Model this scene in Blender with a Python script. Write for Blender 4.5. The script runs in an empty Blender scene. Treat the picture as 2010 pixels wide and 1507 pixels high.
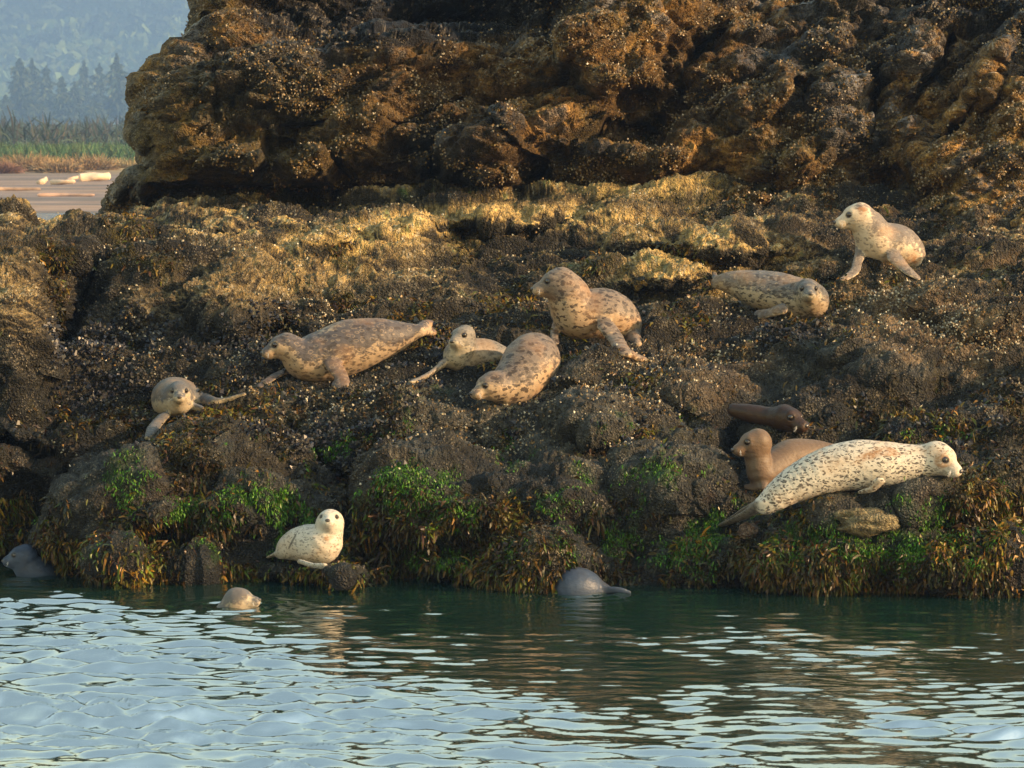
import bpy, math, random
import numpy as np
from mathutils import Vector

rng = np.random.default_rng(7)
random.seed(7)
scene = bpy.context.scene
COL = scene.collection

# ------------------------------------------------------------------ camera
F = 7151.0                    # focal length in photo pixels (2010 wide)
CAMH = 3.75
PITCH = math.atan(503.5 / F)
cam_d = bpy.data.cameras.new('camera')
cam_d.sensor_width = 36.0
cam_d.lens = 36.0 * F / 2010.0
cam_d.clip_start = 0.5
cam_d.clip_end = 12000
cam_d.dof.use_dof = True
cam_d.dof.focus_distance = 33.0
cam_d.dof.aperture_fstop = 9.0
cam = bpy.data.objects.new('camera', cam_d)
COL.objects.link(cam)
cam.location = (0, 0, CAMH)
cam.rotation_euler = (math.radians(90) - PITCH, 0, 0)
scene.camera = cam

# ------------------------------------------------------------------ light
SUN_EL = math.radians(18)
SUN_AZ = math.radians(107)    # clockwise from +Y: to the right and behind the camera
world = bpy.data.worlds.new('World')
scene.world = world
world.use_nodes = True
wn = world.node_tree
bg = wn.nodes['Background']
sky = wn.nodes.new('ShaderNodeTexSky')
sky.sky_type = 'NISHITA'
sky.sun_disc = False
sky.sun_elevation = SUN_EL
sky.sun_rotation = SUN_AZ
sky.air_density = 2.5
sky.dust_density = 1.0
sky.ozone_density = 1.0
wn.links.new(sky.outputs[0], bg.inputs[0])
bg.inputs[1].default_value = 0.15
sd = bpy.data.lights.new('sun', 'SUN')
sd.energy = 3.6
sd.angle = math.radians(0.6)
sd.color = (1.0, 0.66, 0.36)
sun = bpy.data.objects.new('sun', sd)
COL.objects.link(sun)
sv = Vector((math.sin(SUN_AZ) * math.cos(SUN_EL), math.cos(SUN_AZ) * math.cos(SUN_EL), math.sin(SUN_EL)))
sun.rotation_euler = sv.to_track_quat('Z', 'Y').to_euler()
sun.location = (30, -20, 20)
scene.view_settings.view_transform = 'Standard'
scene.view_settings.look = 'None'
scene.view_settings.exposure = 1.9
scene.view_settings.gamma = 1.0
scene.view_settings.use_curve_mapping = False
scene.cycles.max_bounces = 5
scene.cycles.volume_bounces = 1
scene.cycles.use_denoising = True

# ------------------------------------------------------------------ helpers
CP, SP = math.cos(PITCH), math.sin(PITCH)


def unproj(px, py, Y):
    """world point seen at photo pixel (px, py) at world depth Y"""
    px = np.asarray(px, float); py = np.asarray(py, float); Y = np.asarray(Y, float)
    a = (px - 1005.0) / F
    b = (753.5 - py) / F
    dy = CP + b * SP
    dz = -SP + b * CP
    s = Y / dy
    return np.stack([a * s, np.broadcast_to(Y, s.shape), CAMH + dz * s], -1)


def proj(P):
    x, y, z = P[..., 0], P[..., 1], P[..., 2] - CAMH
    d = y * CP - z * SP
    u = y * SP + z * CP
    return 1005.0 + F * x / d, 753.5 - F * u / d


def water_Y(py):
    b = (753.5 - py) / F
    return CAMH * (CP + b * SP) / (SP - b * CP)


def tag(o, label=None, cat=None, group=None, kind=None):
    if label: o['label'] = label
    if cat: o['category'] = cat
    if group: o['group'] = group
    if kind: o['kind'] = kind
    return o


def mesh_obj(name, V, faces, mat=None, parent=None, smooth=True, cols=None, extra=None):
    me = bpy.data.meshes.new(name)
    V = np.ascontiguousarray(V, np.float32)
    faces = np.asarray(faces, np.int32)
    n, k = faces.shape
    me.vertices.add(len(V)); me.vertices.foreach_set('co', V.ravel())
    me.loops.add(n * k); me.loops.foreach_set('vertex_index', faces.ravel())
    me.polygons.add(n)
    me.polygons.foreach_set('loop_start', np.arange(n, dtype=np.int32) * k)
    me.update(calc_edges=True)
    me.polygons.foreach_set('use_smooth', np.full(n, smooth))
    if cols is not None:
        a = me.color_attributes.new('Col', 'FLOAT_COLOR', 'POINT')
        c = np.ones((len(V), 4), np.float32); c[:, :cols.shape[1]] = cols
        a.data.foreach_set('color', c.ravel())
    if extra:
        for nm, arr in extra.items():
            a = me.attributes.new(nm, 'FLOAT', 'POINT')
            a.data.foreach_set('value', np.ascontiguousarray(arr, np.float32))
    if mat: me.materials.append(mat)
    me.validate()
    o = bpy.data.objects.new(name, me)
    COL.objects.link(o)
    if parent is not None: o.parent = parent
    return o


def empty(name, loc):
    o = bpy.data.objects.new(name, None)
    o.empty_display_size = 0.2
    COL.objects.link(o)
    o.location = loc
    return o


def grid_faces(nr, nc):
    i = np.arange(nr * nc).reshape(nr, nc)
    return np.stack([i[:-1, :-1], i[:-1, 1:], i[1:, 1:], i[1:, :-1]], -1).reshape(-1, 4)


# ---- noise -------------------------------------------------------
def _hash(ix, iy, iz, seed):
    h = (ix * np.int64(73856093)) ^ (iy * np.int64(19349663)) ^ (iz * np.int64(83492791)) ^ np.int64(seed * 2654435)
    h = (h ^ (h >> 13)) * np.int64(1274126177)
    h = h & np.int64(0x7fffffffffff)
    h = h ^ (h >> 16)
    return ((h & 0xffff).astype(np.float32)) / 65535.0


def vnoise(P, scale=1.0, seed=0):
    P = P * scale
    fl = np.floor(P)
    I = fl.astype(np.int64)
    f = (P - fl).astype(np.float32)
    f = f * f * (3 - 2 * f)
    r = 0
    for dx in (0, 1):
        wx = f[..., 0] if dx else 1 - f[..., 0]
        for dy in (0, 1):
            wy = f[..., 1] if dy else 1 - f[..., 1]
            for dz in (0, 1):
                wz = f[..., 2] if dz else 1 - f[..., 2]
                r = r + _hash(I[..., 0] + dx, I[..., 1] + dy, I[..., 2] + dz, seed) * wx * wy * wz
    return r * 2 - 1


def fbm(P, scale, oct=4, seed=0, gain=0.5, ridged=False):
    a, s, r, t = 1.0, scale, 0, 0
    for k in range(oct):
        n = vnoise(P, s, seed + k * 17)
        if ridged: n = 1 - 2 * np.abs(n)
        r = r + a * n; t += a
        a *= gain; s *= 2.03
    return r / t


def facet(P, scale, seed, tilt=1.0):
    """blocky rock: every cell of a jittered lattice is a tilted plane at its own level"""
    P = (P * scale).astype(np.float32)
    I = np.floor(P).astype(np.int64)
    best = np.full(P.shape[:-1], 1e9, np.float32)
    sec = best.copy()
    val = np.zeros_like(best)
    for dx in (-1, 0, 1):
        for dy in (-1, 0, 1):
            for dz in (-1, 0, 1):
                cx, cy, cz = I[..., 0] + dx, I[..., 1] + dy, I[..., 2] + dz
                jx = _hash(cx, cy, cz, seed + 1); jy = _hash(cx, cy, cz, seed + 2); jz = _hash(cx, cy, cz, seed + 3)
                ex = P[..., 0] - cx - jx; ey = P[..., 1] - cy - jy; ez = P[..., 2] - cz - jz
                d = ex * ex + ey * ey + ez * ez
                gx = _hash(cx, cy, cz, seed + 4) - .5; gz = _hash(cx, cy, cz, seed + 5) - .5
                v = (_hash(cx, cy, cz, seed + 6) - .5) + tilt * (gx * ex + gz * ez)
                m = d < best
                sec = np.where(m, best, np.minimum(sec, d))
                val = np.where(m, v, val)
                best = np.where(m, d, best)
    return val, np.sqrt(sec) - np.sqrt(best)


def sstep(x, a, b):
    t = np.clip((x - a) / (b - a), 0, 1)
    return t * t * (3 - 2 * t)


def blob(px, py, cx, cy, rx, ry, ang=0, sharp=1.0):
    """1 inside an ellipse given in photo pixels, ang = counter-clockwise degrees as seen"""
    c, s = math.cos(math.radians(ang)), math.sin(math.radians(ang))
    dx, dy = px - cx, -(py - cy)
    u = (dx * c + dy * s) / rx
    v = (-dx * s + dy * c) / ry
    return np.exp(-np.power(u * u + v * v, sharp))


def polydist(px, py, pts):
    d = np.full(px.shape, 1e9)
    for (x0, y0), (x1, y1) in zip(pts[:-1], pts[1:]):
        dx, dy = x1 - x0, y1 - y0
        t = np.clip(((px - x0) * dx + (py - y0) * dy) / (dx * dx + dy * dy), 0, 1)
        d = np.minimum(d, np.hypot(px - x0 - t * dx, py - y0 - t * dy))
    return d


# ------------------------------------------------------------------ materials
def new_mat(name):
    m = bpy.data.materials.new(name)
    m.use_nodes = True
    nt = m.node_tree
    return m, nt, nt.nodes['Principled BSDF']


def nd(nt, typ, **kw):
    n = nt.nodes.new(typ)
    for k, v in kw.items():
        if k in n.inputs.keys(): n.inputs[k].default_value = v
        else: setattr(n, k, v)
    return n


def ramp(nt, fac, stops):
    r = nt.nodes.new('ShaderNodeValToRGB')
    e = r.color_ramp.elements
    e[0].position, e[0].color = stops[0][0], (*stops[0][1], 1)
    e[1].position, e[1].color = stops[1][0], (*stops[1][1], 1)
    for p, c in stops[2:]:
        x = e.new(p); x.color = (*c, 1)
    nt.links.new(fac, r.inputs[0])
    return r.outputs[0]


def mixc(nt, fac, a, b, mode='MIX'):
    m = nt.nodes.new('ShaderNodeMix'); m.data_type = 'RGBA'; m.blend_type = mode
    if isinstance(fac, (int, float)): m.inputs[0].default_value = fac
    else: nt.links.new(fac, m.inputs[0])
    for sock, v in ((m.inputs[6], a), (m.inputs[7], b)):
        if isinstance(v, tuple): sock.default_value = (*v, 1) if len(v) == 3 else v
        else: nt.links.new(v, sock)
    return m.outputs[2]


def math_n(nt, op, a, b=None, clamp=False):
    m = nt.nodes.new('ShaderNodeMath'); m.operation = op; m.use_clamp = clamp
    for i, v in enumerate((a, b)):
        if v is None: continue
        if isinstance(v, (int, float)): m.inputs[i].default_value = v
        else: nt.links.new(v, m.inputs[i])
    return m.outputs[0]


def g(v):
    return (v, v, v)


def rock_material():
    m, nt, b = new_mat('barnacled_rock')
    at = nd(nt, 'ShaderNodeAttribute', attribute_name='Col')
    wet = nd(nt, 'ShaderNodeAttribute', attribute_name='wet')
    tc = nd(nt, 'ShaderNodeTexCoord')
    n1 = nd(nt, 'ShaderNodeTexNoise', Scale=20.0, Detail=5.0, Roughness=0.7)
    v1 = nd(nt, 'ShaderNodeTexVoronoi', Scale=42.0)
    v2 = nd(nt, 'ShaderNodeTexVoronoi', Scale=75.0)
    n2 = nd(nt, 'ShaderNodeTexNoise', Scale=5.0, Detail=3.0)
    for n in (n1, v1, v2, n2): nt.links.new(tc.outputs['Object'], n.inputs['Vector'])
    mod = ramp(nt, n1.outputs[0], [(0.34, g(.22)), (0.48, g(.8)), (0.60, g(1.35)), (0.75, g(2.2))])
    c = mixc(nt, 1.0, at.outputs[0], mod, 'MULTIPLY')
    # pale shell rims, only here and there
    rim = ramp(nt, v1.outputs[0], [(0.0, g(0)), (0.16, g(0)), (0.24, g(1)), (0.34, g(0))])
    where = ramp(nt, n2.outputs[0], [(0.48, g(0)), (0.62, g(.55))])
    f = math_n(nt, 'MULTIPLY', rim, where)
    c = mixc(nt, f, c, (.30, .26, .20))
    nt.links.new(c, b.inputs['Base Color'])
    ro = math_n(nt, 'MULTIPLY_ADD', wet.outputs['Fac'], -0.45)
    ro.node.inputs[2].default_value = 0.85
    nt.links.new(ro, b.inputs['Roughness'])
    b.inputs['Specular IOR Level'].default_value = 0.2
    h = math_n(nt, 'ADD', n1.outputs[0], math_n(nt, 'MULTIPLY', v1.outputs[0], -.7))
    h = math_n(nt, 'ADD', h, math_n(nt, 'MULTIPLY', v2.outputs[0], -.4))
    bp = nd(nt, 'ShaderNodeBump', Strength=1.0, Distance=0.04)
    nt.links.new(h, bp.inputs['Height'])
    nt.links.new(bp.outputs[0], b.inputs['Normal'])
    return m


def weed_material(name, rough=0.38, trans=0.25):
    m, nt, b = new_mat(name)
    at = nd(nt, 'ShaderNodeAttribute', attribute_name='Col')
    nt.links.new(at.outputs[0], b.inputs['Base Color'])
    b.inputs['Roughness'].default_value = rough
    b.inputs['Specular IOR Level'].default_value = 0.18
    return m


ROCK = rock_material()
WEED = weed_material('wet_weed')
SHELL = weed_material('shell', 0.35)

# ------------------------------------------------------------------ seals: where they are (photo pixels)
# spine: (px, py, depth offset m, radius px)
SEALS = []


def S(**k): SEALS.append(k)


S(label='long seal in profile facing left, grey mantle, orange tan belly, raised tail',
  anchor=(620, 752), coat=('tan', .85, .65), seed=1, drk=[(735, 645, 60, 22, 0), (800, 645, 20, 10, 0)], lite=[(655, 640, 45, 12, 15), (840, 643, 14, 14, 0), (560, 700, 25, 20, 0)],
  spine=[(580, 693, -.02, 31), (600, 705, .02, 42), (640, 697, .08, 52), (685, 681, .12, 54), (735, 668, .15, 45), (775, 660, .18, 31), (805, 653, .2, 19), (824, 648, .2, 12)],
  head=(556, 676, -.05, 50, -78, -14),
  flips=[[(655, 718, -.16, 15), (668, 736, -.24, 12), (672, 752, -.27, 11), (662, 755, -.33, 7)],
         [(560, 728, .12, 10), (535, 741, .1, 8), (511, 757, .06, 5)],
         [(822, 647, .2, 11), (833, 637, .18, 9), (846, 634, .16, 5)], [(822, 649, .2, 11), (838, 650, .18, 9), (851, 652, .16, 5)]])
S(label='small grey seal facing the camera on the left slope, one flipper stretched down',
  anchor=(340, 822), coat=('grey', .8, .15), seed=2,
  spine=[(350, 785, -.04, 30), (342, 784, .08, 38), (338, 782, .2, 42), (352, 778, .32, 37), (380, 780, .36, 25), (404, 786, .34, 15), (425, 789, .3, 8)],
  head=(352, 768, -.12, 44, 6, -6),
  flips=[[(322, 816, -.08, 10), (306, 833, -.14, 10), (296, 848, -.16, 8), (289, 859, -.18, 4)],
         [(380, 800, 0, 12), (396, 804, -.03, 6)],
         [(420, 789, .3, 8), (445, 785, .28, 6), (470, 777, .26, 5), (478, 774, .26, 4)]])
S(label='small pale seal peeking over behind the back of the hunched mottled seal',
  anchor=(900, 728), hood=.35, coat=('grey', .6, .6), seed=3, drk=[(905, 642, 26, 12, 0), (960, 680, 30, 12, -20)],
  spine=[(908, 682, -.02, 26), (898, 700, .02, 29), (925, 696, .14, 32), (955, 692, .22, 27), (985, 694, .25, 16)],
  head=(909, 659, -.04, 46, -32, -6),
  flips=[[(872, 712, -.02, 11), (858, 723, -.05, 7), (840, 736, -.08, 6), (822, 745, -.1, 5), (806, 751, -.12, 4)]])
S(label='round hunched seal with dense dark mottling, head lowered to the rock',
  anchor=(1015, 784), coat=('tan', .66, .95), seed=4, drk=[(1015, 700, 40, 25, 20)],
  spine=[(972, 758, -.18, 29), (992, 758, -.1, 36), (1016, 743, 0, 47), (1040, 715, .14, 56), (1050, 702, .3, 50), (1052, 698, .42, 38)],
  head=(962, 755, -.22, 50, -60, -14),
  flips=[[(1012, 768, -.1, 12), (1000, 781, -.2, 8)]])
S(label='large propped up seal with raised brown head and speckled chest, behind the hunched seal',
  anchor=(1150, 668), hood=.75, coat=('tan', .58, 1.0), seed=5, drk=[(1190, 590, 50, 18, -20)],
  spine=[(1103, 557, -.02, 31), (1116, 579, 0, 41), (1130, 614, .04, 47), (1155, 618, .08, 51), (1190, 618, .12, 51), (1218, 630, .15, 39), (1238, 655, .18, 24), (1250, 676, .2, 10)],
  head=(1093, 554, -.04, 56, -80, -8),
  flips=[[(1190, 640, -.2, 18), (1208, 664, -.28, 15), (1222, 686, -.34, 12), (1242, 699, -.4, 9), (1262, 705, -.44, 6)],
         [(1093, 640, .06, 10), (1088, 655, .05, 7), (1090, 671, .03, 6)]])
S(label='mottled silver seal lying along the ledge, face to camera, below the upright white headed seal',
  anchor=(1560, 624), coat=('grey', .9, .8), seed=6,
  spine=[(1588, 582, -.06, 32), (1592, 590, .02, 36), (1565, 586, .08, 41), (1530, 576, .12, 42), (1490, 568, .14, 38), (1455, 559, .16, 29), (1428, 554, .18, 20), (1410, 553, .2, 12)],
  head=(1585, 569, -.16, 46, 4, -2),
  flips=[[(1535, 606, -.2, 11), (1512, 613, -.26, 8), (1490, 617, -.28, 7)],
         [(1412, 552, .2, 10), (1404, 544, .2, 6), (1402, 538, .2, 4)], [(1410, 556, .2, 9), (1403, 562, .2, 5)]])
S(label='white headed seal propped on both front flippers, highest on the slope below the cliff',
  anchor=(1735, 520), hood=-.6, coat=('pale', .75, .5), seed=7, tan=[(1694, 412, 14, 10, 0), (1795, 505, 16, 20, 0)],
  spine=[(1690, 427, -.02, 26), (1704, 444, 0, 33), (1719, 469, .04, 40), (1735, 478, .08, 42), (1760, 482, .12, 42), (1782, 495, .16, 34), (1797, 512, .2, 19)],
  head=(1681, 422, -.04, 50, -80, -12),
  flips=[[(1690, 492, 0, 11), (1684, 512, -.05, 8), (1678, 532, -.1, 7), (1656, 548, -.14, 5)],
         [(1756, 505, -.14, 15), (1770, 520, -.22, 11), (1784, 533, -.28, 8), (1802, 545, -.32, 4)]])
S(label='dark wet brown seal half hidden by rockweed, head pointing right above the plain brown seal',
  anchor=(1500, 838), coat=('dark', .5, .2), seed=8,
  spine=[(1530, 822, 0, 19), (1505, 817, .04, 19), (1470, 811, .08, 18), (1440, 805, .12, 13)],
  head=(1545, 819, -.05, 56, 48, -10), flips=[])
S(label='plain brown seal rearing its neck and looking left, directly behind the big white spotted seal',
  anchor=(1495, 958), hood=.3, coat=('brown', .25, .1), seed=9,
  spine=[(1488, 872, 0, 25), (1488, 900, 0, 26), (1497, 930, .02, 30), (1522, 915, .12, 34), (1552, 899, .22, 37), (1592, 892, .3, 31), (1632, 890, .35, 20)],
  head=(1480, 867, -.03, 52, -74, -12),
  flips=[[(1497, 953, -.1, 8), (1480, 958, -.14, 5), (1465, 955, -.16, 4)]])
S(label='biggest seal, white with small black spots, stretched out with hind flippers pointing down left',
  anchor=(1600, 978), coat=('white', .1, .9), seed=10, tan=[(1712, 893, 42, 14, 22), (1745, 885, 30, 10, -10), (1850, 905, 20, 20, 0)], wetp=[(1444, 1012, 60, 26, 30)],
  spine=[(1502, 990, 0, 21), (1525, 973, 0, 28), (1560, 951, .02, 36), (1605, 931, .04, 44), (1665, 914, .06, 49), (1722, 913, .06, 49), (1775, 911, .06, 40), (1815, 906, .05, 33), (1838, 901, .03, 30)],
  head=(1845, 898, 0, 60, 52, -20),
  flips=[[(1496, 990, 0, 18), (1468, 1008, -.03, 14), (1440, 1021, -.05, 9), (1415, 1031, -.06, 4)],
         [(1498, 985, .03, 15), (1465, 1000, .02, 9), (1425, 1025, 0, 4)],
         [(1725, 945, -.16, 12), (1712, 960, -.18, 8), (1690, 966, -.2, 4)]])
S(label='plump white seal sitting just above the waterline and facing the camera',
  anchor=(615, 1108), coat=('white', .05, .55), seed=11, tan=[(643, 1056, 16, 7, 10)], wetp=[(574, 1062, 2.5, 20, -28)],  # chin shade and body crease shade painted into the coat
  spine=[(647, 1030, -.03, 26), (643, 1050, -.01, 30), (632, 1068, 0, 39), (612, 1069, .06, 40), (588, 1068, .12, 34), (566, 1075, .15, 24), (551, 1086, .17, 12)],
  head=(648, 1021, -.05, 47, -4, 12),
  flips=[[(590, 1102, -.1, 7), (612, 1109, -.16, 6), (636, 1111, -.16, 5)],
         [(549, 1087, .17, 10), (538, 1089, .17, 7), (527, 1094, .17, 4)]])
S(label='slate blue wet seal half out of the water at the far left edge',
  water=1130, coat=('slate', .6, .0), seed=12,
  spine=[(50, 1096, 0, 20), (52, 1116, 0, 24), (72, 1122, .03, 30), (92, 1130, .05, 26), (110, 1142, .08, 16)],
  head=(44, 1089, -.02, 44, -80, -10), flips=[])
S(label='lone seal head swimming in open water with its snout pointing right',
  water=1192, coat=('grey', .9, .1), seed=13,
  spine=[(466, 1182, 0, 25), (455, 1200, .05, 30), (440, 1225, .1, 34)],
  head=(470, 1177, 0, 46, 76, 8), flips=[])
S(label='dark blue grey hump of a seal sliding into the water below the rockweed',
  water=1163, coat=('slate', .3, .05), seed=14,
  spine=[(1106, 1160, -.03, 20), (1124, 1154, 0, 40), (1144, 1154, .02, 38), (1166, 1160, .05, 27), (1190, 1166, .08, 17), (1212, 1168, .08, 9)],
  head=None,
  flips=[[(1190, 1158, -.02, 9), (1212, 1158, -.04, 7), (1234, 1163, -.04, 4)]])

# ------------------------------------------------------------------ rock shapes
COLX = np.array([-500, 0, 200, 450, 1000, 1400, 1700, 2010, 2600.])
ROWY = np.array([1260, 1150, 1050, 950, 850, 750, 650, 550, 480, 430, 400, 370.])
LOW = np.array([
    [30.4, 30.7, 31.1, 31.5, 32.0, 32.6, 33.2, 34.0, 34.9, 35.9, 36.4, 36.9],
    [31.0, 31.1, 31.2, 31.0, 31.4, 31.9, 32.4, 33.2, 34.4, 35.9, 36.6, 37.2],
    [30.1, 30.3, 30.7, 31.1, 31.6, 32.3, 33.1, 33.9, 34.8, 36.0, 36.8, 37.4],
    [30.0, 30.2, 30.5, 30.9, 31.5, 32.2, 33.0, 34.0, 34.9, 36.0, 36.9, 37.8],
    [29.7, 29.95, 30.3, 30.7, 31.3, 32.2, 33.2, 34.3, 35.2, 36.1, 36.8, 37.8],
    [29.3, 29.6, 30.0, 30.5, 31.3, 32.2, 33.2, 34.2, 35.1, 36.0, 36.6, 37.6],
    [28.9, 29.3, 29.8, 30.4, 31.2, 32.1, 33.1, 34.2, 35.0, 35.8, 36.3, 37.2],
    [28.8, 29.2, 29.7, 30.3, 31.0, 31.9, 32.8, 33.8, 34.6, 35.3, 35.8, 36.6],
    [28.2, 28.6, 29.1, 29.7, 30.4, 31.3, 32.2, 33.1, 33.9, 34.6, 35.0, 35.8]])
CROW = np.array([460, 425, 395, 360, 300, 200, 100, 0, -25, -45, -70.])
CCOL = np.array([150, 450, 1000, 1350, 1700, 2010, 2700.])
CLF = np.array([
    [37.6, 37.9, 38.0, 37.3, 37.2, 37.4, 37.8, 38.3, 38.7, 39.4, 40.6],
    [37.6, 37.9, 38.1, 37.0, 36.9, 37.2, 37.7, 38.2, 38.5, 39.2, 40.6],
    [37.6, 37.9, 38.1, 37.1, 36.9, 37.3, 37.9, 38.4, 38.8, 39.5, 41.0],
    [37.0, 37.2, 37.4, 37.3, 37.2, 37.6, 38.1, 38.6, 39.0, 39.7, 41.2],
    [36.2, 36.3, 36.5, 36.7, 37.0, 37.6, 38.1, 38.7, 39.2, 39.9, 41.5],
    [35.4, 35.5, 35.7, 36.0, 36.4, 37.1, 37.8, 38.4, 39.0, 39.8, 41.5],
    [34.4, 34.6, 34.8, 35.1, 35.5, 36.2, 37.0, 37.8, 38.5, 39.4, 41.2]])


def table(px, py, cols, rows, T):
    """smooth bilinear look-up (rows descending)"""
    r = rows[::-1]; TT = T[:, ::-1]
    ci = np.clip(np.searchsorted(cols, px) - 1, 0, len(cols) - 2)
    ri = np.clip(np.searchsorted(r, py) - 1, 0, len(r) - 2)
    fx = np.clip((px - cols[ci]) / (cols[ci + 1] - cols[ci]), 0, 1); fx = fx * fx * (3 - 2 * fx) * .5 + fx * .5
    fy = np.clip((py - r[ri]) / (r[ri + 1] - r[ri]), 0, 1)
    return (TT[ci, ri] * (1 - fx) * (1 - fy) + TT[ci + 1, ri] * fx * (1 - fy)
            + TT[ci, ri + 1] * (1 - fx) * fy + TT[ci + 1, ri + 1] * fx * fy)


# (cx, cy, rx, ry, angle, metres towards the camera, edge sharpness)
LOW_BUMPS = [(1850, 955, 80, 34, 0, .26, 2), 
    (20, 600, 62, 170, 4, .32, 2.0), (470, 590, 90, 70, 20, .35, 2.2), (330, 560, 150, 60, 15, .22, 1.5),
    (1010, 425, 130, 26, 3, .45, 1.8), (800, 440, 150, 30, 6, .35, 1.8), (1370, 468, 200, 34, -4, .55, 1.8),
    (1300, 535, 90, 30, 10, .38, 1.6), (640, 560, 90, 60, 30, .2, 1.6),
    (1040, 1000, 130, 90, 0, .4, 2.0), (830, 980, 110, 110, 10, .5, 2.0), (1300, 930, 120, 60, -12, .25, 1.4),
    (420, 960, 170, 90, 5, .45, 1.8), (200, 1020, 130, 90, 30, .55, 1.8), (390, 880, 80, 40, 0, .25, 1.8),
    (1700, 985, 120, 40, 14, .45, 2.0), (1900, 960, 120, 60, 0, .4, 1.5), (1580, 1080, 180, 60, 5, .4, 1.6),
    (1880, 1090, 180, 60, 0, .35, 1.6), (1000, 1110, 180, 36, 0, .35, 1.8), (320, 1100, 200, 30, 0, .3, 1.8),
    (690, 1120, 60, 26, -10, .35, 2.2), (600, 1125, 90, 16, 0, .35, 2.4), (1900, 600, 130, 70, -20, .3, 1.5), (1700, 700, 150, 60, -15, .25, 1.5),
    (1260, 395, 165, 36, 0, .34, 2.0), (1180, 830, 90, 40, 0, .25, 1.8), (1350, 770, 90, 40, 10, .22, 1.6), (1210, 740, 150, 40, 5, .2, 1.5),
    (20, 435, 34, 28, 0, .3, 1.5), (470, 450, 150, 22, 6, .25, 1.6), (130, 500, 120, 24, 0, .3, 1.5), (880, 800, 140, 50, 8, .2, 1.5),
]
LOW_PITS = [(58, 1112, 85, 46, 0, .55, 2.5), (130, 640, 26, 110, -24, .45, 1.2), (170, 560, 20, 50, -30, .4, 1), (705, 1050, 24, 70, 5, .55, 1.4), (60, 1000, 70, 60, 0, .4, 1.4),
            (500, 660, 60, 22, 10, .4, 1.4), (1440, 900, 30, 60, 0, .3, 1.2), (560, 1135, 60, 8, 0, .3, 1.5), (1245, 1075, 30, 40, 0, .35, 1.2), (690, 505, 80, 20, 20, .2, 1.4),
            (640, 402, 120, 14, -5, .3, 1.5), (1660, 560, 60, 20, 10, .25, 1.3), (1400, 490 + 15, 60, 14, -5, .2, 1.3)]
LOW_CRACKS = [([(215, 540), (165, 620), (95, 740)], 12, .35), ([(600, 880), (700, 960), (720, 1100)], 9, .25), ([(540, 800), (590, 860), (620, 930)], 6, .2),
              ([(380, 690), (520, 680), (560, 640)], 8, .25), ([(1140, 930), (1200, 1000), (1230, 1080)], 8, .2), ([(0, 860), (120, 900), (170, 980)], 10, .25)]
CLF_BUMPS = [
    (465, 305, 62, 40, 6, .5, 2.2), (598, 330, 58, 42, 0, .5, 2.2), (340, 330, 90, 40, 20, .35, 2), (700, 280, 90, 90, 0, .2, 1.6),
    (950, 300, 95, 80, -38, .55, 2.2), (1000, 245, 100, 12, -38, .3, 2), (1235, 145, 88, 34, 14, .45, 2.6), (1220, 210, 60, 22, 10, .25, 2), (1150, 270, 110, 36, -5, .25, 1.6),
    (1210, 60, 115, 100, 20, .8, 3.0), (640, 150, 160, 50, 10, .25, 1.6), (800, 110, 90, 60, 30, .35, 1.8), (470, 200, 100, 80, 0, .2, 2.0),
    (1480, 160, 100, 60, 30, .45, 2.2), (1600, 90, 100, 60, 35, .35, 2), (1650, 210, 60, 110, 5, .3, 2.4), (1780, 160, 45, 110, -14, .4, 2.4),
    (1925, 150, 24, 150, -27, .5, 1.8), (2000, 250, 50, 90, -15, .45, 2), (1480, 300, 110, 60, 20, .3, 1.8), (1300, 310, 70, 40, 10, .3, 1.8), (1430, 395, 120, 30, -8, .3, 1.8),
    (1900, 330, 90, 40, 10, .3, 1.6), (1600, 330, 60, 50, 20, .3, 2), (268, 275, 22, 14, -20, .2, 2), (560, 60, 60, 40, 0, .15, 1.5),
    (1340, 40, 60, 70, 30, .3, 2.0), (2100, 60, 120, 90, 0, .4, 1.5),
]
CLF_PITS = [(790, 20, 300, 62, 0, 1.0, 3.0), (900, 60, 180, 36, 4, .45, 2.0), (1750, 372, 46, 52, 0, .9, 2.2), (1255, 190, 26, 12, 0, .4, 1.6), (1275, 255, 38, 34, 10, .55, 1.6),
            (1390, 70, 22, 60, -30, .3, 1.5), (800, 385, 330, 16, -2, .6, 2.5), (560, 285, 30, 20, 0, .3, 1.5), (285, 298, 22, 8, 0, .3, 1.5),
            (1560, 40, 70, 30, 10, .3, 1.5), (1860, 25, 90, 30, 5, .5, 1.8), (1060, 345, 22, 40, 0, .3, 1.6), (850, 350, 14, 40, 0, .3, 1.4), (520, 300, 14, 40, 0, .3, 1.5)]
CLF_CRACKS = [([(1728, 80), (1722, 160), (1715, 200), (1705, 270)], 5, .4), ([(1945, 130), (1900, 210), (1850, 285)], 9, .6), ([(1865, 70), (1845, 110), (1800, 190)], 7, .45),
              ([(1560, 160), (1500, 240), (1420, 280)], 6, .3), ([(1420, 60), (1350, 130), (1320, 200)], 7, .3), ([(1085, 0), (1078, 60), (1095, 120)], 7, .3),
              ([(400, 30), (430, 120), (420, 230)], 6, .15), ([(560, 250), (700, 240), (820, 250), (900, 190)], 6, .25), ([(640, 300), (700, 370)], 7, .3), ([(1530, 330), (1500, 380)], 7, .3)]

# where a seal lies the rock is less broken
FOOT = []
for s in SEALS:
    for (x, y, d, r) in s['spine']:
        FOOT.append((x, y + r * .7, r * 1.2, r * .8))


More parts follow.
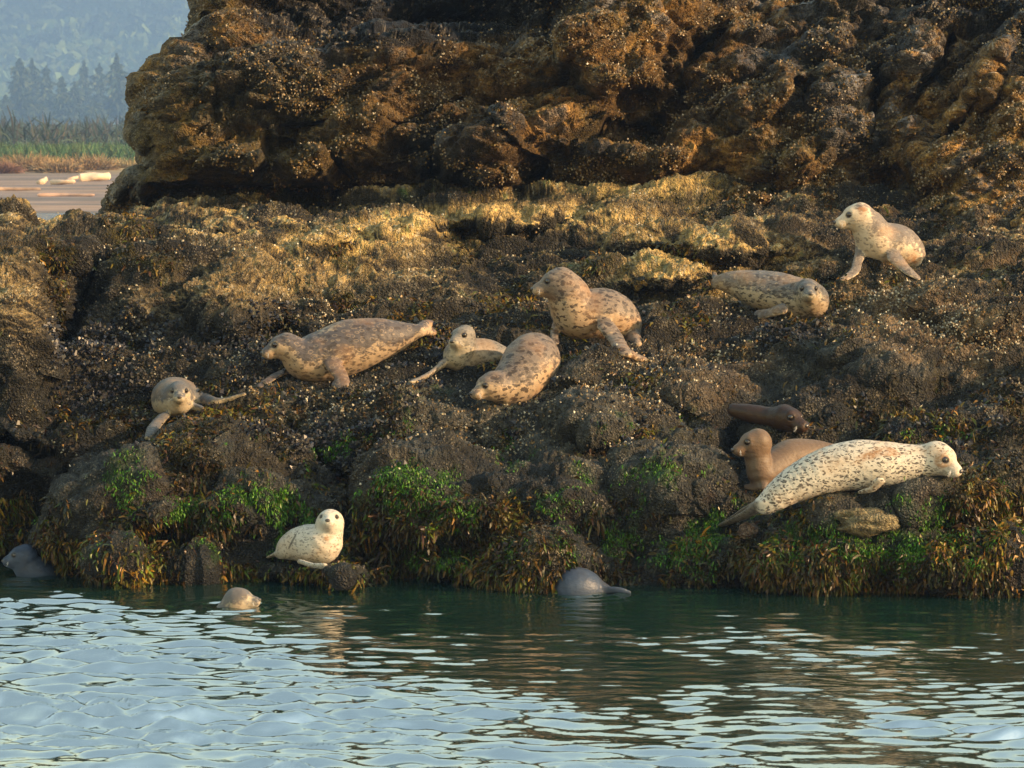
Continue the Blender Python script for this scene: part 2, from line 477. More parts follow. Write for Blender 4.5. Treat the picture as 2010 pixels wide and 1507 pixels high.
def feature(px, py, bumps, pits, cracks):
    d = np.zeros(px.shape)
    Qw = np.stack([px / 100, py / 100, 0 * px], -1)
    w1 = 22 * fbm(Qw, 1.0, 4, 777, .55); w2 = 15 * fbm(Qw, 1.0, 4, 778, .55)
    px0, py0 = px, py
    px = px + w1; py = py + w2
    for (cx, cy, rx, ry, a, amp, sh) in bumps: d += 1.6 * amp * blob(px, py, cx, cy, rx, ry, a, sh)
    for (cx, cy, rx, ry, a, amp, sh) in pits: d -= 1.35 * amp * blob(px, py, cx, cy, rx, ry, a, sh)
    for pts, w, amp in cracks: d -= 1.7 * amp * np.exp(-(polydist(px + .5 * (px0 - px), py + .5 * (py0 - py), pts) / (1.15 * w)) ** 2)
    return d


def sheet_normals(P):
    du = np.gradient(P, axis=1); dv = np.gradient(P, axis=0)
    n = np.cross(du, dv)
    n /= np.maximum(np.linalg.norm(n, axis=-1, keepdims=True), 1e-9)
    return n


def smooth2(A, it):
    for _ in range(it):
        A = np.concatenate([A[:1], (A[:-2] + 2 * A[1:-1] + A[2:]) / 4, A[-1:]], 0)
        A = np.concatenate([A[:, :1], (A[:, :-2] + 2 * A[:, 1:-1] + A[:, 2:]) / 4, A[:, -1:]], 1)
    return A


def crag(a, b, scale, seed, tilt=.9, side=2.6):
    """blocky rock in the plane (a, b): every cell is a tilted slab with bevelled flanks, the highest slab wins"""
    a = (a * scale).astype(np.float32); b = (b * scale).astype(np.float32)
    ia, ib = np.floor(a).astype(np.int64), np.floor(b).astype(np.int64)
    z0 = np.zeros_like(ia)
    best = np.full(a.shape, -1e9, np.float32); sec = best.copy()
    for da in (-1, 0, 1):
        for db in (-1, 0, 1):
            ca, cb = ia + da, ib + db
            def h(k): return _hash(ca, cb, z0, seed + k)
            ea = a - ca - .15 - .7 * h(1); eb = b - cb - .15 - .7 * h(2)
            an = (h(3) - .5) * 1.3
            c_, s_ = np.cos(an), np.sin(an)
            u = (ea * c_ + eb * s_) * (.7 + .5 * h(4)); v = (-ea * s_ + eb * c_) * (.75 + .7 * h(5))
            f = np.maximum(np.maximum(np.abs(u), np.abs(v)), .72 * (np.abs(u) + np.abs(v)))
            val = h(6) * .8 + tilt * ((h(7) - .5) * u + (h(8) - .5) * v) * 1.4 - side * np.maximum(0, f - .30)
            sec = np.maximum(sec, np.minimum(best, val))
            best = np.maximum(best, val)
    return best, best - sec


def rock_relief(B, A, Bc_, amps, seed, warp, amp_fine, lump, rgmin=.3):
    wa = warp * fbm(B, 1.3, 4, seed + 50, .6); wb = warp * fbm(B, 1.3, 4, seed + 60, .6)
    A = A + wa; Bc_ = Bc_ + wb
    c, s = math.cos(.42), math.sin(.42)
    a1 = (A * c + Bc_ * s) * .62; b1 = (-A * s + Bc_ * c) * 1.15
    d1, e1 = crag(a1, b1, 1.25, seed)
    d2, e2 = crag(a1 * 1.1 + .3 * d1, b1 + .2 * d1, 3.3, seed + 20)
    d3, e3 = crag(A * .9 + .2 * d2, Bc_ * 1.1, 7.5, seed + 40)
    d = amps[0] * d1 + amps[1] * d2 + amps[2] * d3
    d = d - d.mean()
    d += lump * fbm(B * np.array([.8, 1, 1.3]), 1.6, 4, seed + 80, .55, True)
    fine = fbm(B, 11, 3, seed + 90, .6, True)
    rg = rgmin + (1.1 - rgmin) * sstep(fbm(B, .9, 3, seed + 97), -.18, .22)
    d += rg * amp_fine * fine + rg * amp_fine * .55 * fbm(B, 30, 2, seed + 93, .6, True)
    d += .014 * vnoise(B, 48, seed + 95)
    return d, e1, e2, e3, fine, (rg - rgmin) / (1.1 - rgmin)


def axis(segs):
    out = []
    for a, b, n in segs: out.append(np.linspace(a, b, n, endpoint=False))
    out.append([segs[-1][1]])
    return np.concatenate(out)


# ---- lower shelf
pxs = axis([(-600, -60, 60), (-60, 2070, 960), (2070, 2700, 70)])
vs = axis([(0, .62, 250), (.62, 1, 270), (1, 2, 40)])
PX, VV = np.meshgrid(pxs, vs)
rowtop = np.interp(pxs, [-600, 0, 25, 45, 70, 185, 230, 320], [432, 414, 416, 424, 438, 436, 405, 385.])
PY = 1260 + (rowtop[None] - 1260) * np.minimum(VV, 1)
Yb = table(PX, PY, COLX, ROWY, LOW)
Yb = smooth2(Yb, 12)
Yb -= feature(PX, PY, LOW_BUMPS, LOW_PITS, LOW_CRACKS)
B = unproj(PX, PY, Yb)
back = np.maximum(VV - 1, 0)
B[..., 1] += back * 5.0
B[..., 2] -= (back ** 1.3) * np.where(PX < 330, 3.4, 1.2)
foot = np.zeros(PX.shape); footg = np.zeros(PX.shape)
for (cx, cy, rx, ry) in FOOT:
    foot = np.maximum(foot, blob(PX, PY, cx, cy, rx, ry, 0, 1.5))
    footg = np.maximum(footg, blob(PX, PY, cx, cy - ry * .45, rx * .85, ry * .85, 0, 2))
N = smooth2(sheet_normals(B), 10)
N /= np.linalg.norm(N, axis=-1, keepdims=True)
if N[100, 500, 1] > 0: N = -N
dsp, e1, e2, e3, fine, rough_l = rock_relief(B, B[..., 0], B[..., 1] * .9 + B[..., 2] * .5, (.20, .085, .034), 3, .16, .024, .09)
dsp = dsp * (1 - .8 * foot)
LOWP = B + N * dsp[..., None]
LN = sheet_normals(LOWP)
if LN[100:300, 400:600, 1].mean() > 0: LN = -LN
lowPX, lowPY = proj(LOWP)


def lerp(a, b, t):
    return a + (np.asarray(b) - a) * t[..., None]


def colour_low(P, NN, px, py, dsp, e2, e3, slab):
    up = NN[..., 2]
    n1 = fbm(P, 1.1, 4, 201); n2 = fbm(P, 3.2, 4, 202); n3 = fbm(P, 9, 3, 203, .6); sp = vnoise(P, 55, 204)
    c = np.broadcast_to(np.array([.058, .050, .034]), P.shape).copy()
    c = lerp(c, [.12, .105, .075], sstep(n2 + .5 * n3, .0, .6))
    # ochre crust of tiny barnacles on tops, high on the shelf
    high = sstep(-py, -700, -470)
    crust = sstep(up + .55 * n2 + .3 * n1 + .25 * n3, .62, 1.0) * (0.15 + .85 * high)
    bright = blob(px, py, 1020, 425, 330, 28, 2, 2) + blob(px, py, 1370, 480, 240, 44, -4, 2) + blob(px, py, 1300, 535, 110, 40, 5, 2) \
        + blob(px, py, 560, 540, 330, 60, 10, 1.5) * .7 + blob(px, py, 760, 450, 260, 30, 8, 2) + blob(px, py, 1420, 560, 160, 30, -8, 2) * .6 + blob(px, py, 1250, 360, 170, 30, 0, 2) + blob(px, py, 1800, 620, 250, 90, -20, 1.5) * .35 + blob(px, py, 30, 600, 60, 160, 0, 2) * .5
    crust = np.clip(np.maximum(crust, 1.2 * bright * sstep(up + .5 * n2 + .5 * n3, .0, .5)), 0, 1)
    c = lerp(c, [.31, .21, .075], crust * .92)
    gold = sstep(px, 1400, 1700) * sstep(-py, -820, -560) * sstep(n2 + .6 * n3, -.1, .35)
    c = lerp(c, [.22, .13, .05], gold * .7)
    slab = sstep(slab + .5 * n2 + .25 * n3, .45, .9) * (1 - .85 * crust) * sstep(py, 520, 640)
    c = lerp(c, [.070, .074, .068], slab * .85)
    # mussel beds, blue black
    mus = (1 - .8 * slab) * sstep(n1 * .6 + n2 + .2 * n3 - .15 * crust, .05, .35) * sstep(py, 560, 700) * sstep(-py, -960, -860) * (1 - .6 * crust)
    c = lerp(c, [.040, .038, .036], mus * .7)
    barn = sstep(sp + .5 * n3 + .4 * n2, .55, .85) * sstep(-py, -1040, -820)
    c = lerp(c, [.42, .37, .28], barn * .75)
    # rockweed stain
    big = sstep(fbm(P, .8, 4, 230) + .25 * n2, -.12, .22)
    big = np.maximum(big, np.clip(bright, 0, 1))
    c = c * (.40 + .75 * big)[..., None]
    fld = blob(px, py, 980, 800, 330, 60, 5, 1.5) + blob(px, py, 1350, 730, 230, 70, 0, 1.5) + blob(px, py, 1850, 640, 220, 100, -15, 1.5) + blob(px, py, 650, 790, 200, 40, 10, 1.5) + .8 * blob(px, py, 450, 720, 180, 50, 20, 1.5) + .7 * blob(px, py, 1100, 880, 200, 40, 0, 1.5)
    fld = sstep(fld + .8 * n2 + .5 * n3, .35, .9)
    warm = sstep(px, 1100, 1600)[..., None]
    c = c + (np.array([.17, .16, .13]) * (1 - warm) + np.array([.26, .17, .09]) * warm - c) * (.65 * fld)[..., None]
    rw = (1 - .8 * slab) * (1 - .6 * fld) * sstep(fbm(P, 1.9, 4, 210) + .35 * n3 + .25 * sstep(py, 600, 1000), .08, .38) * (1 - .75 * crust)
    c = lerp(c, [.100, .078, .008], rw * .8)
    gr = green_mask(P, px, py, n2, n3)
    c = lerp(c, [.035, .105, .012], gr * .85)
    red = sstep(fbm(P, 2.1, 3, 220) + .3 * n3, .25, .5) * sstep(py, 780, 900)
    c = lerp(c, [.075, .030, .014], red * .45)
    c *= (.62 + .5 * sstep(fbm(P + 9, 7, 3, 240, .6), -.3, .35))[..., None]
    # wet dark band at the water
    wetb = sstep(-P[..., 2], -.35, .02)
    c *= (1 - .55 * wetb)[..., None]
    wet = np.clip(.25 + .5 * mus + .5 * sstep(py, 900, 1100) + .25 * n2, 0, 1)
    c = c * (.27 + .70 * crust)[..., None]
    return np.clip(c, .0015, .8), wet, dict(crust=crust, slab=slab, fld=fld, mus=mus, rw=rw, gr=gr, red=red)


GREENS = [(1000, 1080, 420, 60, 0, .55), (1700, 1080, 420, 80, 0, .6), (400, 1000, 300, 110, 0, .45), (1250, 960, 260, 90, 0, .4), (830, 990, 120, 90, 10, 1.), (245, 960, 50, 100, 5, .9), (500, 985, 110, 60, 0, .85), (560, 1070, 60, 30, 0, .6), (960, 900, 120, 30, 5, .6),
          (1380, 1050, 110, 60, 20, .9), (1500, 1000, 100, 30, 10, .8), (1900, 1040, 140, 90, 0, .75), (1650, 1100, 120, 50, 0, .5), (1840, 850, 110, 25, 0, .6),
          (1220, 1060, 60, 60, 0, .7), (880, 1090, 110, 30, 5, .8), (470, 870, 60, 20, 10, .5), (1200, 890, 60, 20, 0, .4), (1340, 930, 90, 40, 0, .45), (700, 870, 100, 25, 10, .4)]


def green_mask(P, px, py, n2, n3):
    m = np.zeros(px.shape)
    for (cx, cy, rx, ry, a, w) in GREENS: m = np.maximum(m, w * blob(px, py, cx, cy, rx, ry, a, 1.2))
    return sstep(m * .85 + .8 * n2 + .55 * n3, .38, .85)


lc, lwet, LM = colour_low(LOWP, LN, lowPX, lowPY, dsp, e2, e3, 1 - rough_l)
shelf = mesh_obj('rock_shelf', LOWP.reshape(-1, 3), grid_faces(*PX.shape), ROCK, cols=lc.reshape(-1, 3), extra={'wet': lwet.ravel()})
tag(shelf, 'sloping rock shelf covered in barnacles, mussels and seaweed that rises from the water', kind='structure')

# ---- cliff
CONT_Y = np.array([-260, -100, 0, 60, 98, 104, 122, 146, 152, 180, 215, 250, 262, 276, 300, 335, 350, 375, 400, 432, 470.])
CONT_X = np.array([420, 395, 374, 364, 356, 303, 288, 284, 264, 258, 262, 259, 252, 262, 284, 290, 252, 216, 194, 190, 188.])
us = axis([(-1, 0, 46), (0, 1, 820), (1, 1.35, 60)])
rows = np.concatenate([axis([(462, -15, 270), (-15, -60, 60)]), np.full(40, -60.)])
ext = np.concatenate([np.zeros(331), np.linspace(0, 1, 41)[1:]])
U, RW = np.meshgrid(us, rows)
EX = np.broadcast_to(ext[:, None], U.shape)
cx0 = np.interp(RW, CONT_Y, CONT_X)
PXc = cx0 + np.maximum(U, 0) * (2080 - cx0)
Yc = table(PXc, RW, CCOL, CROW, CLF)
Yc = smooth2(Yc, 10)
Yc -= feature(PXc, RW, CLF_BUMPS, CLF_PITS, CLF_CRACKS)
q = np.clip((PXc - cx0) / 150.0, 0, 1)
Yc += .9 * (1 - np.sqrt(np.clip(1 - (1 - q) ** 2, 0, 1)))
Bc = unproj(PXc, RW, Yc)
bk = np.maximum(-U, 0)
Bc[..., 1] += bk * 4.5
Bc[..., 0] += bk ** 2 * 1.0
Bc[..., 1] += EX * 4.0
Bc[..., 2] += EX * .3 - EX * EX * .8
Nc = smooth2(sheet_normals(Bc), 10)
Nc /= np.linalg.norm(Nc, axis=-1, keepdims=True)
if Nc[100, 500, 1] > 0: Nc = -Nc
dc, c1, c2, c3, cfine, rough_c = rock_relief(Bc + 5.0, Bc[..., 0] + 7.3, Bc[..., 2] * 1.1 + Bc[..., 1] * .3, (.44, .24, .085), 11, .07, .040, .03, .6)

edge = .25 + .75 * q
Nd = np.broadcast_to(np.array([.05, -.95, .22]), Nc.shape) * (.15 + .85 * sstep(q, 0, 1))[..., None] + Nc * (1 - .8 * sstep(q, 0, 1))[..., None]
Nd = Nd / np.linalg.norm(Nd, axis=-1, keepdims=True)
CLP = Bc + Nd * (dc * edge)[..., None]
CN = sheet_normals(CLP)
if CN[100:250, 400:600, 1].mean() > 0: CN = -CN
cpx, cpy = proj(CLP)


def colour_cliff(P, NN, px, py, e2, e3, fine):
    up = NN[..., 2]
    n1 = fbm(P, .9, 4, 401); n2 = fbm(P, 2.8, 4, 402); n3 = fbm(P, 9, 3, 403, .6); sp = vnoise(P, 50, 404)
    c = np.broadcast_to(np.array([.15, .085, .024]), P.shape).copy()
    c = lerp(c, [.27, .155, .045], sstep(n2 + .6 * n3, .05, .6))
    c = lerp(c, [.07, .052, .014], sstep(fbm(P, 1.4, 4, 411) + .3 * n3, .05, .45) * .8)
    bare = sstep(.12 + fbm(P, 1.5, 4, 420) + .35 * n3 + .3 * sstep(px, 1300, 1700) * sstep(-py, -260, -120) - .2 * up + .5 * blob(px, py, 870, 300, 60, 60, 0, 2) + .3 * blob(px, py, 560, 150, 200, 90, 0, 1.5), .22, .5)
    c = lerp(c, [.080, .083, .096], bare * .9)
    black = np.maximum(1.4 * blob(px, py, 785, 15, 310, 80, 3, 3), .8 * blob(px, py, 1900, 15, 130, 30, 0, 2))  # shade of the top recess painted in as near-black albedo
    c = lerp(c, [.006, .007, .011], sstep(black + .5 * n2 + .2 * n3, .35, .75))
    barn = sstep(sp + .6 * n3 + .5 * n1, .62, .9)
    c = lerp(c, [.38, .33, .27], barn * .7)
    big = sstep(fbm(P, .7, 4, 430) + .25 * n2, -.12, .22)
    c = c * (.45 + .75 * big)[..., None]
    olive = blob(px, py, 400, 260, 330, 150, 0, 2) * .5
    c = lerp(c, [.10, .078, .020], olive)
    c *= (.55 + .6 * sstep(fbm(P + 9, 7, 3, 440, .6), -.3, .35))[..., None]
    wet = np.clip(.15 + .7 * bare, 0, 1)
    return np.clip(c * (.60 + .42 * sstep(px, 900, 1300))[..., None], .0015, .8), wet, bare  # shade on the left part of the cliff painted into the albedo


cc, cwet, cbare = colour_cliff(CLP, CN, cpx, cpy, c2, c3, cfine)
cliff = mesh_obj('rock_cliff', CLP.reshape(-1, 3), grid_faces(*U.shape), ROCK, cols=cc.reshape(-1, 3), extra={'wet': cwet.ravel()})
tag(cliff, 'craggy brown sea cliff standing behind the shelf', kind='structure')

# ---- depth lookup of the built rock
BIN = 4
W_, H_ = 2200 // BIN, 1400 // BIN
DEP = np.full((H_, W_), 1e9)
for Pq, ax, ay in ((LOWP, lowPX, lowPY), (CLP, cpx, cpy)):
    ix = ((ax + 100) / BIN).astype(int).ravel(); iy = ((ay + 50) / BIN).astype(int).ravel()
    ok = (ix >= 0) & (ix < W_) & (iy >= 0) & (iy < H_)
    np.minimum.at(DEP, (iy[ok], ix[ok]), Pq[..., 1].ravel()[ok])


def depth_at(px, py, r=3):
    i, j = int((py + 50) / BIN), int((px + 100) / BIN)
    w = DEP[max(0, i - r):i + r + 1, max(0, j - r):j + r + 1]
    w = w[w < 1e8]
    return float(np.median(w))


# ------------------------------------------------------------------ growth on the rock
def strips(P, D, L, Wd, droop, col, segs=3, curl=.5):
    """leafy strips: P roots, D start directions, L lengths, Wd widths"""
    n = len(P)
    side = np.cross(D, rng.normal(size=(n, 3))); side /= np.linalg.norm(side, axis=1, keepdims=True) + 1e-9
    V = np.zeros((n, 2 * (segs + 1), 3)); cur = P.copy(); d = D.copy()
    prof = [.55, 1.0, .85, .3] if segs == 3 else [.6, 1.1, .4]
    for k in range(segs + 1):
        w = (Wd * prof[k])[:, None] * side * .5
        V[:, 2 * k] = cur - w; V[:, 2 * k + 1] = cur + w
        d = d + np.array([0, 0, -1.0]) * droop[:, None] + rng.normal(size=(n, 3)) * curl * .4
        d /= np.linalg.norm(d, axis=1, keepdims=True)
        cur = cur + d * (L / segs)[:, None]
        side = side + rng.normal(size=(n, 3)) * .35
        side -= d * (side * d).sum(1, keepdims=True); side /= np.linalg.norm(side, axis=1, keepdims=True) + 1e-9
    base = (np.arange(n) * 2 * (segs + 1))[:, None, None]
    q = np.array([[2 * k, 2 * k + 1, 2 * k + 3, 2 * k + 2] for k in range(segs)])[None]
    C = np.repeat(col[:, None], 2 * (segs + 1), 1)
    return V.reshape(-1, 3), (base + q).reshape(-1, 4), C.reshape(-1, 3)


def pick(mask, n, P):
    # weight by surface area share: rows are evenly spaced in the picture, good enough
    w = np.clip(mask, 0, 1).ravel().astype(float)
    w[w < .05] = 0
    idx = rng.choice(len(w), size=n, replace=True, p=w / w.sum())
    return idx


Pf = LOWP.reshape(-1, 3); Nf = LN.reshape(-1, 3)
vis0 = 1 - .7 * LM['slab']
vis = vis0 * ((lowPX > -80) & (lowPX < 2090) & (VV < 1.05) & (LOWP[..., 2] > -.08))
edgecells = 0.02


def jit(idx, P=None):
    P = Pf if P is None else P
    return P[idx] + rng.normal(size=(len(idx), 3)) * .012


def huemix(n, A, lo=.6, hi=1.4):
    A = np.array(A); c = A[rng.integers(0, len(A), n)]
    return c * rng.uniform(lo, hi, (n, 1))


# bladder wrack / rockweed tufts over the middle and upper shelf
weed_m = np.clip(LM['rw'] * (1 - .85 * LM['crust']) * (1 - .9 * footg), 0, 1) * vis
i = pick(weed_m * (.35 + .65 * sstep(lowPY, 500, 800)), 42000, Pf)
n = len(i)
zz = Pf[i, 2]
D = Nf[i] + rng.normal(size=(n, 3)) * .7 + np.array([0, -.2, 0])
D /= np.linalg.norm(D, axis=1, keepdims=True)
V, Fc, C = strips(jit(i), D, rng.uniform(.03, .085, n), rng.uniform(.010, .024, n), rng.uniform(.2, .9, n),
                  huemix(n, [[.042, .026, .003], [.032, .026, .003], [.055, .028, .003], [.022, .010, .004], [.024, .026, .003]]) * (.4 + 1.8 * sstep(fbm(Pf[i], 1.7, 3, 558), -.25, .4))[:, None], 2)
o = mesh_obj('rockweed', V, Fc, WEED, cols=C, smooth=False)
tag(o, 'rust and olive rockweed tufts growing over the sloping shelf', 'seaweed', kind='stuff')

# long hanging wrack along the lower bank
low_m = sstep(-Pf[:, 2].reshape(PX.shape), -.95, -.15) * vis * (1 - .95 * footg) * (.35 + .65 * sstep(fbm(LOWP, 1.6, 3, 555), -.15, .35)) * (1 - .6 * LM['gr'])
clump = sstep(fbm(LOWP, 3.2, 3, 556), -.25, .3)
dark = (.12 + .88 * clump) * (1 - .9 * blob(lowPX, lowPY, 1040, 1000, 110, 75, 0, 2.5))
i = pick(low_m * dark, 52000, Pf); n = len(i)
D = Nf[i] * .15 + rng.normal(size=(n, 3)) * .75 + np.array([0, -.1, -.5]); D /= np.linalg.norm(D, axis=1, keepdims=True)
V, Fc, C = strips(jit(i), D, rng.uniform(.03, .085, n) * (1 + .8 * (rng.random(n) < .25)), rng.uniform(.010, .026, n), rng.uniform(.2, .9, n),
                  huemix(n, [[.060, .036, .003], [.045, .036, .003], [.026, .028, .003], [.075, .036, .003], [.024, .010, .004], [.030, .046, .003]], .4, 1.4) * (.45 + 1.5 * sstep(fbm(Pf[i], 2.3, 3, 557), -.25, .45))[:, None], 3)
o = mesh_obj('bladder_wrack', V, Fc, WEED, cols=C, smooth=False)
tag(o, 'long brown bladder wrack hanging down the bank to the water', 'seaweed', kind='stuff')

# bright green sea lettuce
gm = LM['gr'] * vis * (1 - .95 * footg) * sstep(lowPY, 780, 860)
i = pick(gm, 56000, Pf); n = len(i)
D = Nf[i] * .25 + rng.normal(size=(n, 3)) * .55 + np.array([0, -.05, -.6]); D /= np.linalg.norm(D, axis=1, keepdims=True)
V, Fc, C = strips(jit(i), D, rng.uniform(.015, .045, n), rng.uniform(.005, .013, n), rng.uniform(.3, 1.1, n),
                  huemix(n, [[.026, .085, .003], [.042, .12, .004], [.014, .045, .003], [.045, .080, .004]], .5, 1.3), 2)
o = mesh_obj('green_algae', V, Fc, WEED, cols=C, smooth=False)
tag(o, 'bright green sea lettuce in patches on the lower bank', 'seaweed', kind='stuff')


def cones(P, N, r, h, col, sides=5, tipf=.45):
    n = len(P)
    a = np.cross(N, np.array([.3, .5, .8])); a /= np.linalg.norm(a, axis=1, keepdims=True)
    b = np.cross(N, a)
    V = np.zeros((n, 2 * sides, 3)); ph = rng.uniform(0, 6.28, n)
    for k in range(sides):
        t = ph + k * 2 * math.pi / sides
        w = a * np.cos(t)[:, None] + b * np.sin(t)[:, None]
        V[:, k] = P + w * r[:, None] - N * .004
        V[:, sides + k] = P + w * (r * tipf)[:, None] + N * h[:, None]
    base = (np.arange(n) * 2 * sides)[:, None, None]
    q = np.array([[k, (k + 1) % sides, sides + (k + 1) % sides, sides + k] for k in range(sides)])[None]
    C = np.repeat(col[:, None], 2 * sides, 1)
    return V.reshape(-1, 3), (base + q).reshape(-1, 4), C.reshape(-1, 3)


bm = vis * (1 - .9 * footg) * np.clip(.35 * sstep(fbm(LOWP, 2.6, 4, 640), -.05, .3) + LM['fld'], 0, 1) * sstep(-lowPY, -1010, -840) * (1 - .6 * LM['rw'])
i = pick(bm, 16000, Pf); n = len(i)
V, Fc, C = cones(jit(i), Nf[i], rng.uniform(.005, .014, n), rng.uniform(.006, .016, n), huemix(n, [[.26, .22, .15], [.18, .12, .06], [.36, .32, .25], [.14, .085, .03]], .4, 1.1), 4)
o = mesh_obj('barnacles', V, Fc, SHELL, cols=C, smooth=False)
tag(o, 'pale acorn barnacles crusted over the shelf', 'barnacles', kind='stuff')

mm = vis * (1 - .9 * footg) * LM['mus']
i = pick(mm, 11000, Pf); n = len(i)
V, Fc, C = cones(jit(i), Nf[i] + rng.normal(size=(n, 3)) * .3, rng.uniform(.010, .022, n), rng.uniform(.012, .03, n), huemix(n, [[.010, .011, .016], [.016, .016, .02], [.03, .027, .022]], .6, 1.5), 4, .35)
o = mesh_obj('mussels', V, Fc, SHELL, cols=C, smooth=False)
tag(o, 'blue black mussels packed in beds on the shelf', 'mussels', kind='stuff')

Pcf = CLP.reshape(-1, 3); Ncf = CN.reshape(-1, 3)
cvis = (cpx > 150) & (cpx < 2080) & (cpy > -40) & (U > -.05)
i = pick(cvis * sstep(fbm(CLP, 2.2, 4, 700), -.1, .35) * (1 - .9 * blob(cpx, cpy, 770, 0, 330, 80, 0, 3)), 26000, Pcf); n = len(i)
V, Fc, C = cones(jit(i, Pcf), Ncf[i], rng.uniform(.006, .016, n), rng.uniform(.006, .018, n), huemix(n, [[.13, .080, .026], [.09, .052, .016], [.20, .16, .11], [.05, .034, .010]], .5, 1.3), 4)
o = mesh_obj('cliff_barnacles', V, Fc, SHELL, cols=C, smooth=False)
tag(o, 'brown barnacle crust on the face of the cliff', 'barnacles', kind='stuff')

# ------------------------------------------------------------------ loose stones
def stone(px, py, rx, ry, label, color, seed, on_water=False):
    Y = water_Y(py + ry * .8) if on_water else depth_at(px, py + ry) + .02
    c = unproj(px, py, Y + .03)
    m = 1 / F * Y
    u, v = np.meshgrid(np.linspace(0, 2 * math.pi, 41), np.linspace(0, math.pi, 25))
    d = np.stack([np.cos(u) * np.sin(v), np.sin(u) * np.sin(v), np.cos(v)], -1)
    f, e = facet(d + seed * 3.7, 1.6, seed, 1.2)
    r = 1 + .28 * f + .12 * fbm(d + seed, 3, 3, seed)
    V = d * r[..., None] * np.array([rx * m, rx * m * .9, ry * m * 1.15])
    col = np.clip(np.array(color) * (1 + .8 * fbm(V + seed, 25, 3, seed))[..., None], .01, .8)
    o = mesh_obj('stone', V.reshape(-1, 3), grid_faces(*u.shape), ROCK, cols=col.reshape(-1, 3), extra={'wet': np.full(u.size, .5)})
    o.location = c
    tag(o, label, 'stone')


stone(1468, 1044, 20, 17, 'pinkish rounded stone below the hind flippers of the biggest seal', (.13, .085, .062), 5)
stone(228, 1100, 28, 12, 'smooth blue grey stone at the waterline behind the brown wrack at the left', (.06, .075, .10), 6, True)
stone(1695, 1022, 66, 24, 'long tan slab of stone below the chest of the biggest seal', (.12, .10, .055), 7)

# ------------------------------------------------------------------ seals
def surface_nets(f, origin, h):
    ins = f < 0
    nx, ny, nz = f.shape
    cs = np.zeros((nx - 1, ny - 1, nz - 1), np.int8)
    corners = [(a, b, c) for a in (0, 1) for b in (0, 1) for c in (0, 1)]
    for a, b, c in corners: cs += ins[a:nx - 1 + a, b:ny - 1 + b, c:nz - 1 + c]
    act = (cs > 0) & (cs < 8)
    I = np.argwhere(act)
    acc = np.zeros((len(I), 3)); cnt = np.zeros(len(I))
    for ia in range(8):
        for ib in range(ia + 1, 8):
            A, Bq = corners[ia], corners[ib]
            if sum(abs(A[k] - Bq[k]) for k in range(3)) != 1: continue
            fa = f[I[:, 0] + A[0], I[:, 1] + A[1], I[:, 2] + A[2]]; fb = f[I[:, 0] + Bq[0], I[:, 1] + Bq[1], I[:, 2] + Bq[2]]
            m = (fa < 0) != (fb < 0)
            t = np.where(m, fa / np.where(m, fa - fb, 1), 0)
            p = np.array(A) + t[:, None] * (np.array(Bq) - np.array(A))
            acc[m] += p[m]; cnt[m] += 1
    V = origin + (I + acc / cnt[:, None]) * h
    idx = np.full(act.shape, -1, np.int64); idx[act] = np.arange(len(I))
    faces = []
    for ax in range(3):
        o1, o2 = (ax + 1) % 3, (ax + 2) % 3
        sa = [slice(1, -1)] * 3; sa[ax] = slice(0, -1); sb = list(sa); sb[ax] = slice(1, None)
        a = ins[tuple(sa)]; b = ins[tuple(sb)]
        E = np.argwhere(a != b); flip = a[a != b]
        E = E + np.array([0 if k == ax else 1 for k in range(3)])
        d1 = np.eye(3, dtype=int)[o1]; d2 = np.eye(3, dtype=int)[o2]
        qd = [E - d1 - d2, E - d2, E, E - d1]
        qd = np.stack([idx[x[:, 0], x[:, 1], x[:, 2]] for x in qd], -1)
        qd[~flip] = qd[~flip][:, ::-1]
        faces.append(qd)
    return V, np.concatenate(faces)


COATS = {
    'tan': dict(light=(.235, .17, .11), mantle=(.050, .042, .042), spot=(.022, .015, .012)),
    'grey': dict(light=(.235, .195, .14), mantle=(.060, .058, .060), spot=(.02, .017, .016)),
    'pale': dict(light=(.34, .275, .205), mantle=(.085, .072, .066), spot=(.05, .035, .028)),
    'white': dict(light=(.33, .30, .255), mantle=(.30, .25, .20), spot=(.025, .02, .018)),
    'brown': dict(light=(.085, .054, .033), mantle=(.05, .034, .022), spot=(.04, .045, .034)),
    'dark': dict(light=(.030, .017, .011), mantle=(.012, .008, .007), spot=(.010, .008, .007)),
    'slate': dict(light=(.030, .042, .068), mantle=(.012, .018, .034), spot=(.02, .02, .03)),
}


